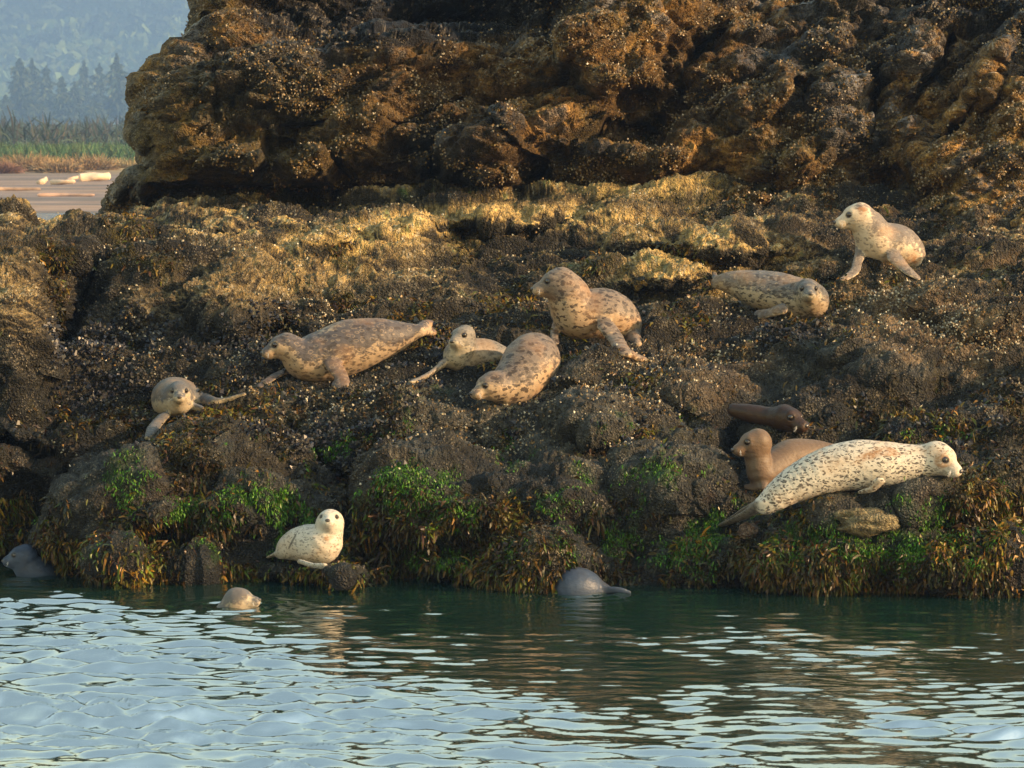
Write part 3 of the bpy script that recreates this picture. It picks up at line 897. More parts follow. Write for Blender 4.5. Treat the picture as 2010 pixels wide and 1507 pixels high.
def fur(name, coat, seed):
    kind, mantle, spots = coat
    C = COATS[kind]
    m, nt, b = new_mat(name)
    at = nd(nt, 'ShaderNodeAttribute', attribute_name='Col')
    sp = nd(nt, 'ShaderNodeSeparateColor'); nt.links.new(at.outputs[0], sp.inputs[0])
    tc = nd(nt, 'ShaderNodeTexCoord')
    mp = nd(nt, 'ShaderNodeMapping'); mp.inputs['Location'].default_value = (seed * 3.1, seed * 1.7, 0)
    mp.inputs['Scale'].default_value = (.75, 1, 1.25)
    nt.links.new(tc.outputs['Object'], mp.inputs[0])
    def noise(s, d=3, r=.6):
        n = nd(nt, 'ShaderNodeTexNoise', Scale=s, Detail=float(d), Roughness=r); nt.links.new(mp.outputs[0], n.inputs['Vector']); return n.outputs[0]
    n1 = noise(7); n2 = noise(24, 3, .6); n3 = noise(55, 2)
    # dark mantle along the back, ragged edge
    mm_ = math_n(nt, 'ADD', sp.outputs[0], math_n(nt, 'MULTIPLY', math_n(nt, 'SUBTRACT', n1, .5), 1.1))
    mm_ = math_n(nt, 'ADD', mm_, math_n(nt, 'MULTIPLY', math_n(nt, 'SUBTRACT', n2, .5), 1.6))
    mf = ramp(nt, mm_, [(max(0.02, .66 - .62 * mantle), g(0)), (min(.98, .98 - .62 * mantle), g(1))])
    mf = math_n(nt, 'MULTIPLY', mf, min(1.0, mantle * 1.25))
    c = mixc(nt, mf, C['light'], C['mantle'])
    # pale rings in the mantle
    vr = nd(nt, 'ShaderNodeTexVoronoi', Scale=20.0); nt.links.new(mp.outputs[0], vr.inputs['Vector'])
    ring = ramp(nt, vr.outputs[0], [(.22, g(0)), (.34, g(1)), (.42, g(0))])
    c = mixc(nt, math_n(nt, 'MULTIPLY', ring, math_n(nt, 'MULTIPLY', mf, .45 * min(1, spots * 1.5))), c, C['light'])
    # dark spots
    v1 = nd(nt, 'ShaderNodeTexVoronoi', Scale={'white': 36.0, 'tan': 21.0}.get(kind, 25.0)); v1.inputs['Randomness'].default_value = 1
    wv = nd(nt, 'ShaderNodeVectorMath', operation='ADD')
    nn = nd(nt, 'ShaderNodeTexNoise', Scale=30.0, Detail=2.0); nt.links.new(mp.outputs[0], nn.inputs['Vector'])
    sc = nd(nt, 'ShaderNodeVectorMath', operation='SCALE'); sc.inputs['Scale'].default_value = .06; nt.links.new(nn.outputs['Color'], sc.inputs[0])
    nt.links.new(mp.outputs[0], wv.inputs[0]); nt.links.new(sc.outputs[0], wv.inputs[1]); nt.links.new(wv.outputs[0], v1.inputs['Vector'])
    th = math_n(nt, 'ADD', v1.outputs[0], math_n(nt, 'MULTIPLY', n1, -.35))
    s1 = ramp(nt, th, [(.06 + .13 * spots, g(1)), (.13 + .14 * spots, g(0))])
    s2 = ramp(nt, n2, [(.55, g(0)), (.64, g(1))])
    sf = math_n(nt, 'MAXIMUM', s1, math_n(nt, 'MULTIPLY', s2, .6 * spots))
    sf = math_n(nt, 'MULTIPLY', sf, min(.9, spots * 1.1))
    sf = math_n(nt, 'MULTIPLY', sf, math_n(nt, 'SUBTRACT', 1.0, math_n(nt, 'MULTIPLY', sp.outputs[1], .6)))
    c = mixc(nt, sf, c, C['spot'])
    # stains, and chin shade painted as a tan patch
    st = noise(3.0, 2)
    c = mixc(nt, math_n(nt, 'MULTIPLY', ramp(nt, st, [(.5, g(0)), (.68, g(1))]), .45), c, tuple(x * y for x, y in zip(C['light'], (.85, .6, .38))))
    sa = nd(nt, 'ShaderNodeAttribute', attribute_name='stain_shade')
    c = mixc(nt, math_n(nt, 'MULTIPLY', sa.outputs['Fac'], ramp(nt, n2, [(.35, g(.25)), (.6, g(.85))])), c, tuple(x * y for x, y in zip(C['light'], (.60, .34, .17))))
    c = mixc(nt, math_n(nt, 'MULTIPLY', sp.outputs[2], .95), c, (.014, .010, .008))
    nt.links.new(c, b.inputs['Base Color'])
    b.inputs['Roughness'].default_value = .40 if kind in ('dark', 'slate') else .55
    b.inputs['Specular IOR Level'].default_value = .16 if kind in ('dark', 'slate') else .25
    b.inputs['Sheen Weight'].default_value = 0 if kind in ('dark', 'slate') else .03
    bp = nd(nt, 'ShaderNodeBump', Strength=.35, Distance=.01)
    nt.links.new(math_n(nt, 'ADD', n3, n2), bp.inputs['Height']); nt.links.new(bp.outputs[0], b.inputs['Normal'])
    return m


def simple_mat(name, col, rough, spec=.5):
    m, nt, b = new_mat(name)
    n = nd(nt, 'ShaderNodeTexNoise', Scale=60.0)
    c = ramp(nt, n.outputs[0], [(.3, tuple(x * .8 for x in col)), (.7, tuple(x * 1.2 for x in col))])
    nt.links.new(c, b.inputs['Base Color'])
    b.inputs['Roughness'].default_value = rough; b.inputs['Specular IOR Level'].default_value = spec
    return m


EYE = simple_mat('eye_black', (.012, .008, .006), .08)
NOSE = simple_mat('nose_leather', (.03, .024, .022), .35)
WHISK = simple_mat('whisker', (.5, .45, .38), .5)


def ellipsoid(c, ax, r, nu=20, nv=12):
    u, v = np.meshgrid(np.linspace(0, 2 * math.pi, nu + 1), np.linspace(0.02, math.pi - .02, nv + 1))
    d = np.stack([np.cos(v), np.cos(u) * np.sin(v), np.sin(u) * np.sin(v)], -1) * np.array(r)
    return (c + d @ ax).reshape(-1, 3), grid_faces(*u.shape)


def catmull(pts, n=5):
    P = np.array(pts, float); P = np.vstack([2 * P[0] - P[1], P, 2 * P[-1] - P[-2]])
    out = []
    for k in range(1, len(P) - 2):
        for t in np.linspace(0, 1, n, endpoint=False):
            a, b, c, d = P[k - 1:k + 3]
            out.append(.5 * ((2 * b) + (c - a) * t + (2 * a - 5 * b + 4 * c - d) * t * t + (3 * b - a - 3 * c + d) * t ** 3))
    out.append(P[-2])
    return np.array(out)


VOX = .0085


def build_seal(s):
    if 'water' in s: Y0 = water_Y(s['water']) + .02
    else: Y0 = depth_at(*s['anchor']) + .05
    s['Y0'] = Y0
    mpp = Y0 / F
    def P3(l):
        a = np.array(l, float)
        w = unproj(a[:, 0], a[:, 1], Y0 + a[:, 2])
        return np.concatenate([w, a[:, 3:4] * mpp], 1)
    sp_ = np.array(s['spine'], float)
    fl_ = [np.array(f, float) for f in s['flips']]
    if 'water' not in s:
        for r_ in sp_: r_[2] = min(r_[2], depth_at(r_[0], r_[1]) + .42 * r_[3] * mpp - Y0)
        for f_ in fl_:
            tip = depth_at(f_[-1, 0], f_[-1, 1], 2) - .4 * f_[-1, 3] * mpp - Y0
            tt = np.linspace(0, 1, len(f_))
            y0_ = min(f_[0, 2], depth_at(f_[0, 0], f_[0, 1]) - Y0)
            for k_ in range(len(f_)):
                f_[k_, 2] = min(y0_ + (tip - y0_) * tt[k_], depth_at(f_[k_, 0], f_[k_, 1], 2) - .3 * f_[k_, 3] * mpp - Y0)
    body = catmull(P3(sp_), 4)
    flips = [catmull(P3(f), 4) for f in fl_]
    lo = np.min([np.min(x[:, :3] - x[:, 3:4], 0) for x in [body] + flips], 0)
    hi = np.max([np.max(x[:, :3] + x[:, 3:4], 0) for x in [body] + flips], 0)
    hd = s['head']
    if hd:
        hc = unproj(hd[0], hd[1], Y0 + hd[2]); sz = hd[3] * mpp
        yaw, pit = math.radians(hd[4]), math.radians(hd[5])
        fw = np.array([math.sin(yaw) * math.cos(pit), -math.cos(yaw) * math.cos(pit), math.sin(pit)])
        up = np.array([-math.sin(yaw) * math.sin(pit), math.cos(yaw) * math.sin(pit), math.cos(pit)])
        sd_ = np.cross(up, fw)
        AX = np.stack([fw, sd_, up])
        lo = np.minimum(lo, hc - sz * 1.1); hi = np.maximum(hi, hc + sz * 1.1)
    lo = lo - 3 * VOX; hi = hi + 3 * VOX
    dims = np.ceil((hi - lo) / VOX).astype(int) + 1
    G = [lo[k] + np.arange(dims[k]) * VOX for k in range(3)]
    BIGV = .3

    def region(a, b):
        i0 = np.clip(((a - lo) / VOX).astype(int), 0, dims - 1); i1 = np.clip(((b - lo) / VOX).astype(int) + 2, 1, dims)
        sl = tuple(slice(i0[k], i1[k]) for k in range(3))
        X = np.stack(np.meshgrid(G[0][sl[0]], G[1][sl[1]], G[2][sl[2]], indexing='ij'), -1)
        return sl, X

    def cone(X, a, b, r0, r1, flat=None, k=1.0):
        ab = b - a; L = ab @ ab + 1e-12
        t = np.clip(((X - a) @ ab) / L, 0, 1)
        q = X - a - t[..., None] * ab
        if flat is not None:
            q = q + flat * ((q @ flat) * (k - 1))[..., None]
        return np.linalg.norm(q, axis=-1) - (r0 + (r1 - r0) * t)

    def chain(C, flatn=None, k=1.0, pad=.07):
        f = np.full(dims, BIGV, np.float32)
        for p, q in zip(C[:-1], C[1:]):
            r = max(p[3], q[3]) + pad
            sl, X = region(np.minimum(p[:3], q[:3]) - r, np.maximum(p[:3], q[:3]) + r)
            f[sl] = np.minimum(f[sl], cone(X, p[:3], q[:3], p[3], q[3], flatn, k))
        return f

    def smin(a, b, k):
        h = np.clip(.5 + .5 * (b - a) / k, 0, 1)
        return b + (a - b) * h - k * h * (1 - h)

    f = chain(body)
    for fl in flips:
        d = fl[-1, :3] - fl[0, :3]; d /= np.linalg.norm(d)
        nrm = np.cross(d, np.array([1.0, .15, 0])) if abs(d[0]) < .7 else np.cross(d, np.array([0, 1.0, .2]))
        nrm /= np.linalg.norm(nrm)
        # widen across, thin through
        fl2 = fl.copy(); fl2[:, 3] *= 1.1 + .45 * np.linspace(0, 1, len(fl2)) ** 1.5
        if abs(nrm[1]) < .3: nrm = nrm * .6 + np.array([0, .8, 0]); nrm /= np.linalg.norm(nrm)
        f = smin(f, chain(fl2, nrm, 2.4), .045)
    eyes = []
    if hd:
        def H(x, y, z): return hc + sz * (x * fw + y * sd_ + z * up)
        parts = [(H(-.14, 0, .0), H(.14, 0, -.01), .45, .41), (H(.1, 0, -.08), H(.66, 0, -.17), .38, .225),
                 (H(.62, .10, -.18), H(.76, .10, -.18), .16, .135), (H(.62, -.10, -.18), H(.76, -.10, -.18), .16, .135),
                 (H(.25, 0, -.24), H(.62, 0, -.32), .21, .11), (H(.30, 0, .06), H(.76, 0, -.07), .18, .10),
                 (H(.24, .2, .12), H(.3, .2, .1), .17, .15), (H(.24, -.2, .12), H(.3, -.2, .1), .17, .15)]
        hf = np.full(dims, BIGV, np.float32)
        for a, b2, r0, r1 in parts:
            r = max(r0, r1) * sz + .06
            sl, X = region(np.minimum(a, b2) - r, np.maximum(a, b2) + r)
            hf[sl] = smin(hf[sl], cone(X, a, b2, r0 * sz, r1 * sz), .025)
        # mouth line, eye sockets
        sl, X = region(hc - sz * 1.1, hc + sz * 1.1)
        sub = hf[sl]
        for sy in (1, -1):
            d = cone(X, H(.72, .04 * sy, -.27), H(.40, .27 * sy, -.25), .030 * sz, .02 * sz)
            sub = np.maximum(sub, -(d))
            d = cone(X, H(.36, .31 * sy, .09), H(.42, .31 * sy, .08), .085 * sz, .085 * sz)
            sub = -smin(-sub, d, .012)
        hf[sl] = sub
        f = smin(f, hf, .06)
        for sy in (1, -1): eyes.append(H(.35, .285 * sy, .10))
    V, Fc = surface_nets(f, lo, VOX)
    c_ = V.mean(0)
    tri = np.einsum('ij,ij->i', V[Fc[:, 0]] - c_, np.cross(V[Fc[:, 1]] - c_, V[Fc[:, 2]] - c_)).sum()
    if tri < 0: Fc = Fc[:, ::-1].copy()
    # light Laplacian relax
    nv = len(V)
    for _ in range(2):
        acc = np.zeros((nv, 3)); cnt = np.zeros(nv)
        for a, b2 in ((0, 1), (1, 2), (2, 3), (3, 0)):
            for i0, i1 in ((a, b2), (b2, a)):
                for k in range(3): acc[:, k] += np.bincount(Fc[:, i0], V[Fc[:, i1], k], nv)
                cnt += np.bincount(Fc[:, i0], minlength=nv)
        V = V * .5 + .5 * acc / np.maximum(cnt, 1)[:, None]
    e1_ = V[Fc[:, 1]] - V[Fc[:, 0]]; e2_ = V[Fc[:, 3]] - V[Fc[:, 0]]
    fn = np.cross(e1_, e2_)
    vn = np.zeros((nv, 3))
    for k in range(4):
        for j in range(3): vn[:, j] += np.bincount(Fc[:, k], fn[:, j], nv)
    vn /= np.linalg.norm(vn, axis=1, keepdims=True) + 1e-12
    # skin folds
    fold = np.zeros(nv)
    if hd and s['seed'] not in (12, 13):
        a_, b_ = body[0, :3], body[min(9, len(body) - 1), :3]
        ax_ = (b_ - a_) / np.linalg.norm(b_ - a_)
        tt_ = (V - a_) @ ax_
        dist_ = np.linalg.norm(V - a_ - tt_[:, None] * ax_, axis=1)
        w_ = sstep(tt_, 0, .04) * sstep(-tt_, -.30, -.16) * (dist_ < .3)
        fold = w_ * np.sin(tt_ * 60 + 6 * fbm(V, 4, 2, 5)) * .0016
    V = V + vn * (.007 * fbm(V, 6, 3, s['seed'] + 900) + fold)[:, None]
    dors = sstep(vn[:, 2], -.6, .9)
    muz = np.zeros(nv); blk = np.zeros(nv)
    if hd:
        dm = np.linalg.norm(V - H(.6, 0, -.15), axis=1) / sz
        muz = 1 - sstep(dm, .3, .85)
        for sy in (1, -1):
            blk = np.maximum(blk, 1 - sstep(np.linalg.norm(V - H(.36, .28 * sy, .09), axis=1) / sz, .10, .17))
            dline = cone(V, H(.74, .04 * sy, -.27), H(.42, .27 * sy, -.25), 0, 0) / sz
            blk = np.maximum(blk, .55 * (1 - sstep(dline, .03, .07)))
            blk = np.maximum(blk, 1 - sstep(np.linalg.norm(V - H(.02, .43 * sy, .02), axis=1) / sz, .02, .05))
        dh = 1 - sstep(np.linalg.norm(V - H(.05, 0, .15), axis=1) / sz, .55, 1.0)
        dors = dors * (1 - .5 * muz) + s.get('hood', 0) * dh
    vx, vy = proj(V)
    stain_shade = np.zeros(nv)
    rag = .35 * fbm(V, 14, 2, 61)
    for p_ in s.get('drk', []): dors = dors + .7 * blob(vx, vy, *p_, 1.3)
    for p_ in s.get('lite', []): dors = dors - .9 * blob(vx, vy, *p_, 1.3)
    for p_ in s.get('tan', []): stain_shade = np.maximum(stain_shade, sstep(blob(vx, vy, *p_, 1.0) + rag, .3, .8))
    for p_ in s.get('wetp', []): blk = np.maximum(blk, .75 * sstep(blob(vx, vy, *p_, 1.5) + rag * .5, .35, .7))  # brown hind flippers, and crease shade painted dark
    cols = np.stack([dors, muz, blk], -1)
    base = np.array([hc[0] if hd else body[0, 0], Y0, V[:, 2].min()])
    base = np.array([V[:, 0].mean(), V[:, 1].mean(), V[:, 2].min()])
    root = empty('harbour_seal', base)
    tag(root, s['label'], 'seal', 'harbour seals on and around the rock')
    mesh_obj('body', V - base, Fc, fur('seal_fur', s['coat'], s['seed']), root, cols=cols, extra={'stain_shade': stain_shade})
    if hd:
        for e in eyes:
            v, q = ellipsoid(e - base, AX, (.105 * sz,) * 3)
            mesh_obj('eye', v, q, EYE, root)
        v, q = ellipsoid(H(.90, 0, -.10) - base, AX, (.07 * sz, .11 * sz, .075 * sz))
        nose = mesh_obj('nose', v, q, NOSE, root)
        # whiskers: thin tapered blades
        for sy in (1, -1):
            W, WF = [], []
            for k in range(6):
                a = H(.66, .19 * sy, -.13 - .03 * (k % 3)); d = fw * (.25 + .1 * (k % 3)) + sd_ * sy * .9 + up * (-.35 + .1 * k)
                d /= np.linalg.norm(d); t = np.cross(d, up); t /= np.linalg.norm(t)
                e = a + d * sz * .38 - up * sz * .05; w = .0012
                n0 = len(W); W += [a - t * w, a + t * w, e + t * w * .3, e - t * w * .3]; WF.append([n0, n0 + 1, n0 + 2, n0 + 3])
            o_ = mesh_obj('whiskers', np.array(W) - base, np.array(WF), WHISK, root); o_['kind'] = 'stuff'
    return root


for s in SEALS: build_seal(s)

# ------------------------------------------------------------------ water
xs = np.concatenate([-np.geomspace(400, 5.8, 26), np.linspace(-5.6, 5.6, 330), np.geomspace(5.8, 400, 26)])
ys = np.concatenate([-np.geomspace(60, .1, 8), np.linspace(2, 17.5, 30), np.linspace(17.7, 31.8, 560), np.geomspace(32.3, 175, 24)])
X, Yw = np.meshgrid(xs, ys)
inner = sstep(5.6 - np.abs(X), 0, .8) * sstep(Yw, 17.5, 19) * sstep(-Yw, -32, -31)
Z = np.zeros_like(X)
r2 = np.random.default_rng(5)
low = fbm(np.stack([X * .35, Yw * .22, 0 * X], -1), 1, 3, 88)
near = sstep(-Yw, -29.5, -22.5)              # calmer in the lee of the rock
left = sstep(-X, -.5, 3.2)
ruff = sstep(-((X + 3.4) - (29.3 - Yw) * .58) + .9 * low, -1.0, 1.0) * sstep(-Yw, -29.8, -28.6)
band = np.exp(-((Yw - 22.9 + .15 * X) / .45) ** 2) * .5
env = (.11 + .15 * near + .80 * ruff + band) * (.7 + .7 * np.clip(low + .35, 0, 1))
px_, py_ = X + .2 * fbm(np.stack([X, Yw, 0 * X], -1), 1.2, 3, 91), Yw + .2 * fbm(np.stack([X, Yw, 0 * X], -1), 1.2, 3, 92)
for k in range(64):
    lam = np.exp(r2.uniform(math.log(.075), math.log(.42))) if k < 54 else r2.uniform(.6, 1.6)
    th = r2.normal(.08, .30)
    kx, ky = math.sin(th) * 2 * math.pi / lam, math.cos(th) * 2 * math.pi / lam
    amp = .0066 * lam if k < 54 else .0018 * lam
    Z += amp * np.sin(kx * px_ + ky * py_ + r2.uniform(0, 6.28))
Z = Z * (.6 + .9 * sstep(fbm(np.stack([X * 1.1, Yw * .8, 0 * X], -1), 1.5, 3, 93), -.3, .3))
Z = Z * env * inner * 2.2
for s_ in SEALS:
    if 'water' in s_:
        sx, sy, _ = unproj(s_['spine'][1][0], s_['water'], water_Y(s_['water']))
        rr_ = np.hypot(X - sx, (Yw - sy))
        Z += .010 * np.sin(rr_ * 38 + 1.5 * fbm(np.stack([X, Yw, 0 * X], -1), 2, 2, 94)) * np.exp(-((rr_ - .22) / .35) ** 2)
m, nt, b = new_mat('sea_water')
b.inputs['Base Color'].default_value = (.0030, .014, .010, 1)
b.inputs['Roughness'].default_value = .08
b.inputs['IOR'].default_value = 2.8
b.inputs['Specular IOR Level'].default_value = 1.0
tc = nd(nt, 'ShaderNodeTexCoord')
na = nd(nt, 'ShaderNodeTexNoise', Scale=6.0, Detail=3.0); nb = nd(nt, 'ShaderNodeTexNoise', Scale=1.3, Detail=2.0)
for n_ in (na, nb): nt.links.new(tc.outputs['Object'], n_.inputs['Vector'])
bp = nd(nt, 'ShaderNodeBump', Strength=.25, Distance=.02); nt.links.new(na.outputs[0], bp.inputs['Height'])
bp2 = nd(nt, 'ShaderNodeBump', Strength=.2, Distance=.06); nt.links.new(nb.outputs[0], bp2.inputs['Height']); nt.links.new(bp.outputs[0], bp2.inputs['Normal'])
nt.links.new(bp2.outputs[0], b.inputs['Normal'])
w = mesh_obj('water', np.stack([X, Yw, Z], -1).reshape(-1, 3), grid_faces(*X.shape), m)
tag(w, 'dark green rippled sea water in front of the rock', kind='structure')

# ------------------------------------------------------------------ far shore
def far(px, py, Y): return unproj(px, py, Y)


bx = np.concatenate([np.linspace(-1500, -430, 30), np.linspace(-420, 420, 160), np.linspace(430, 1500, 30)]); by = np.concatenate([np.linspace(120, 300, 120), np.linspace(305, 4600, 90)])
X, Yy = np.meshgrid(bx, by)
zb = np.interp(Yy, [120, 150, 175, 230, 270, 330, 600, 4600], [-.6, -.05, .12, .3, .7, 1.0, 2.0, 9])
P = np.stack([X, Yy, zb], -1)
P[..., 2] += (.10 * fbm(P * np.array([.35, 1, 0]), .14, 4, 61) + .05 * fbm(P * np.array([.3, 1.2, 0]), .6, 3, 63)) * sstep(Yy, 140, 160)
nn_ = fbm(P * np.array([.3, 2.6, 0]), .14, 4, 62)
c = np.broadcast_to(np.array([.16, .115, .10]), P.shape).copy()
c = lerp(c, [.21, .14, .105], sstep(nn_, .0, .4))
c = lerp(c, [.10, .08, .075], sstep(-nn_, .0, .4))
c = lerp(c, [.24, .16, .07], sstep(Yy, 245, 275))
c = lerp(c, [.07, .10, .03], sstep(Yy, 300, 340))
m, nt, b = new_mat('mudflat')
at = nd(nt, 'ShaderNodeAttribute', attribute_name='Col')
nn1 = nd(nt, 'ShaderNodeTexNoise', Scale=.8, Detail=5.0); tc = nd(nt, 'ShaderNodeTexCoord'); mp = nd(nt, 'ShaderNodeMapping'); mp.inputs['Scale'].default_value = (.3, 1, 1)
nt.links.new(tc.outputs['Object'], mp.inputs[0]); nt.links.new(mp.outputs[0], nn1.inputs['Vector'])
nt.links.new(mixc(nt, 1.0, at.outputs[0], ramp(nt, nn1.outputs[0], [(.3, g(.6)), (.7, g(1.5))]), 'MULTIPLY'), b.inputs['Base Color'])
b.inputs['Roughness'].default_value = .9; b.inputs['Specular IOR Level'].default_value = .1
o = mesh_obj('beach', P.reshape(-1, 3), grid_faces(*X.shape), m, cols=c.reshape(-1, 3))
tag(o, 'flat muddy beach across the channel', kind='structure')


def ground_z(Y): return float(np.interp(Y, [120, 150, 175, 230, 270, 330, 600, 4600], [-.6, -.05, .12, .3, .7, 1.0, 2.0, 9]))


# driftwood
WOOD = weed_material('bleached_wood', .8)


def log(px, Y, length, r, yaw, tilt, label, seed, col=(.44, .33, .24)):
    t = np.linspace(0, 1, 26)[:, None]; a = np.linspace(0, 2 * math.pi, 17)[None]
    rr = r * (1 - .35 * t) * (1 + .15 * np.sin(a * 2 + seed) + .1 * np.sin(a * 3 + t * 9)) * np.where((t > .02) & (t < .98), 1, .55)
    V = np.stack([(t - .5) * length + 0 * a, rr * np.cos(a) + .12 * np.sin(t * 5 + seed), rr * np.sin(a)], -1)
    V = np.concatenate([V, np.stack([np.full(17, -length / 2), np.zeros(17), np.zeros(17)], -1)[None], ], 0) if False else V
    nz = fbm(V + seed, 4, 3, seed)
    c = np.clip(np.array(col) * (1 + .5 * nz)[..., None], .02, .8)
    root = empty('driftwood_log', (float(unproj(px, 360, Y)[0]), Y, ground_z(Y) + r * .8))
    root.rotation_euler = (0, math.radians(-tilt), math.radians(yaw))
    tag(root, label, 'driftwood', 'bleached driftwood along the far beach')
    mesh_obj('trunk', V.reshape(-1, 3), grid_faces(26, 17), WOOD, root, cols=c.reshape(-1, 3))
    # end caps
    for e, tt in ((0, 0), (-1, 1)):
        ring = V[e][:-1]; cen = ring.mean(0)
        vv = np.vstack([ring, cen]); q = np.array([[k, (k + 1) % 16, 16, 16] for k in range(16)])[:, :3]
        mesh_obj('cut_end', vv, q, WOOD, root, cols=np.tile(np.array(col) * .9, (17, 1)))


log(186, 232, 2.0, .36, 12, 4, 'thickest bleached driftwood log on the far beach, nearest the cliff', 1, (.52, .39, .28))
log(122, 222, 1.6, .2, -14, 3, 'thin bleached driftwood log lying between the stub and the thickest log', 2)
log(84, 224, .8, .22, 40, 22, 'short tilted bleached driftwood stub at the left end of the driftwood', 3)
log(150, 238, 1.4, .12, 28, 12, 'slim grey driftwood branch leaning behind the thin log', 4, (.38, .28, .21))
log(20, 205, 3.4, .10, 3, 0, 'long low brown driftwood pole flat on the mud at the frame edge', 5, (.30, .2, .14))
log(130, 190, 3.0, .10, -3, 0, 'nearest brown driftwood pole half sunk in the mud', 6, (.36, .23, .17))


# grass bank
GR = weed_material('bank_grass', .8)
n = 26000
gx = rng.uniform(-70, 40, n); gy = rng.uniform(300, 350, n)
P0 = np.stack([gx, gy, np.interp(gy, [230, 270, 330, 600], [.3, .7, 1.0, 2.2])], -1)
D = np.stack([rng.normal(0, .25, n), rng.normal(0, .2, n), np.ones(n)], -1); D /= np.linalg.norm(D, axis=1, keepdims=True)
hgt = rng.uniform(.8, 1.6, n) * (1 + .35 * fbm(P0, .12, 3, 71))
V, Fc, C = strips(P0, D, hgt, rng.uniform(.05, .13, n), rng.uniform(.0, .2, n), huemix(n, [[.035, .085, .03], [.05, .10, .035], [.08, .11, .045], [.035, .06, .03]], .6, 1.2), 3)
o = mesh_obj('tall_grass', V, Fc, GR, cols=C, smooth=False)
tag(o, 'band of tall green grass behind the far beach', 'grass', kind='stuff')


def tussock(px, Y, rx, h, seed, label, col):
    r = np.random.default_rng(seed)
    n = 900
    a = r.uniform(0, 6.28, n); q = np.sqrt(r.uniform(0, 1, n)) * rx
    P = np.stack([q * np.cos(a), q * np.sin(a) * .7, np.zeros(n)], -1)
    D = np.stack([np.cos(a) * q / rx * .9, np.sin(a) * .3, np.ones(n)], -1) + r.normal(size=(n, 3)) * .25
    D /= np.linalg.norm(D, axis=1, keepdims=True)
    V, Fc, C = strips(P, D, r.uniform(.4, 1, n) * h, r.uniform(.03, .08, n), r.uniform(.05, .4, n), huemix(n, col, .6, 1.3), 3)
    o = mesh_obj('grass_tussock', V, Fc, GR, cols=C, smooth=False)
    o.location = (float(unproj(px, 340, Y)[0]), Y, ground_z(Y) - .05)
    tag(o, label, 'dry grass', 'dry grass tussocks behind the driftwood')


DRY = [[.26, .165, .08], [.20, .125, .06], [.14, .10, .055], [.30, .21, .11]]
tussock(48, 262, 1.5, 1.7, 1, 'tallest orange dry grass tussock behind the driftwood', DRY)
tussock(112, 258, 1.3, 1.3, 2, 'rounded dry grass tussock directly behind the thin driftwood log', DRY)
tussock(172, 266, 1.6, 1.5, 3, 'dry grass tussock above the thickest driftwood log', DRY)
tussock(4, 255, 1.0, 1.1, 4, 'low reddish brown dry grass tussock at the left frame edge', [[.22, .12, .08], [.16, .085, .06]])
tussock(232, 272, 1.6, 1.0, 5, 'flattest pale dry grass tussock next to the cliff edge', [[.26, .20, .11], [.22, .17, .08]])
tussock(88, 270, 1.1, 1.2, 6, 'narrow greenish dry grass tussock between two bigger orange ones', [[.25, .2, .07], [.35, .22, .08]])

# conifers
BARK = simple_mat('bark', (.10, .075, .055), .9)
NEEDLE = weed_material('needles', .8)


def conifer_meshes(h, w, seed):
    r = np.random.default_rng(seed)
    n = 2200
    t = r.uniform(.08, 1, n) ** .8
    a = r.uniform(0, 6.28, n)
    layer = .75 + .25 * np.sin(t * 60 + r.uniform(0, 6))
    rad = w * (1 - t) ** .8 * layer * r.uniform(.25, 1, n) + .15
    rad *= (1 + .35 * np.sin(a * 2 + t * 9)) * (1 + .7 * np.interp(t, np.linspace(0, 1, 14), r.normal(0, .5, 14)).clip(-.8, 1.2))
    k = h / 13.0; P = np.stack([np.cos(a) * rad * .55, np.sin(a) * rad * .55, t * h], -1)
    D = np.stack([np.cos(a), np.sin(a), np.full(n, -.1)], -1) + r.normal(size=(n, 3)) * .25
    D /= np.linalg.norm(D, axis=1, keepdims=True)
    V, Fc, C = strips(P, D, rad * .7 + .25, r.uniform(.28, .6, n) * k, r.uniform(.1, .5, n), huemix(n, [[.05, .075, .04], [.08, .10, .05], [.035, .05, .03]], .6, 1.4), 2)
    tr_t = np.linspace(0, 1, 10)[:, None]; tr_a = np.linspace(0, 2 * math.pi, 9)[None]
    tv = np.stack([.55 * (1 - .9 * tr_t) * np.cos(tr_a), .55 * (1 - .9 * tr_t) * np.sin(tr_a), tr_t * h * .98 + 0 * tr_a], -1)
    return (V, Fc, C), (tv.reshape(-1, 3), grid_faces(10, 9))


TREEDATA = [(40, 660, 13.0, 2.6, 'dark spruce with a flat bushy top left of the group of far trees'),
            (64, 700, 13.8, 2.4, 'far tree with a leaning ragged top beside the dark spruce'),
            (92, 680, 12.0, 2.2, 'slender far conifer third from the left'),
            (122, 640, 9.6, 2.0, 'pointed conifer in the middle, the darkest near its foot'),
            (148, 650, 8.6, 1.9, 'shorter pointed conifer right of the darkest pointed one'),
            (166, 720, 13.6, 2.2, 'pale conifer behind the two short pointed ones'),
            (196, 710, 13.0, 2.0, 'thin faint conifer left of the tall dark one by the cliff'),
            (230, 640, 13.6, 2.5, 'tall dark conifer standing nearest the cliff edge'),
            (252, 690, 8.0, 2.2, 'low conifer partly hidden by the cliff edge'),
            (12, 640, 6.4, 2.4, 'small bushy conifer at the left frame edge'),
            (185, 630, 5.6, 2.4, 'lowest round conifer in front of the thin faint one'),
            (76, 630, 5.2, 2.2, 'small conifer at the foot of the leaning one')]
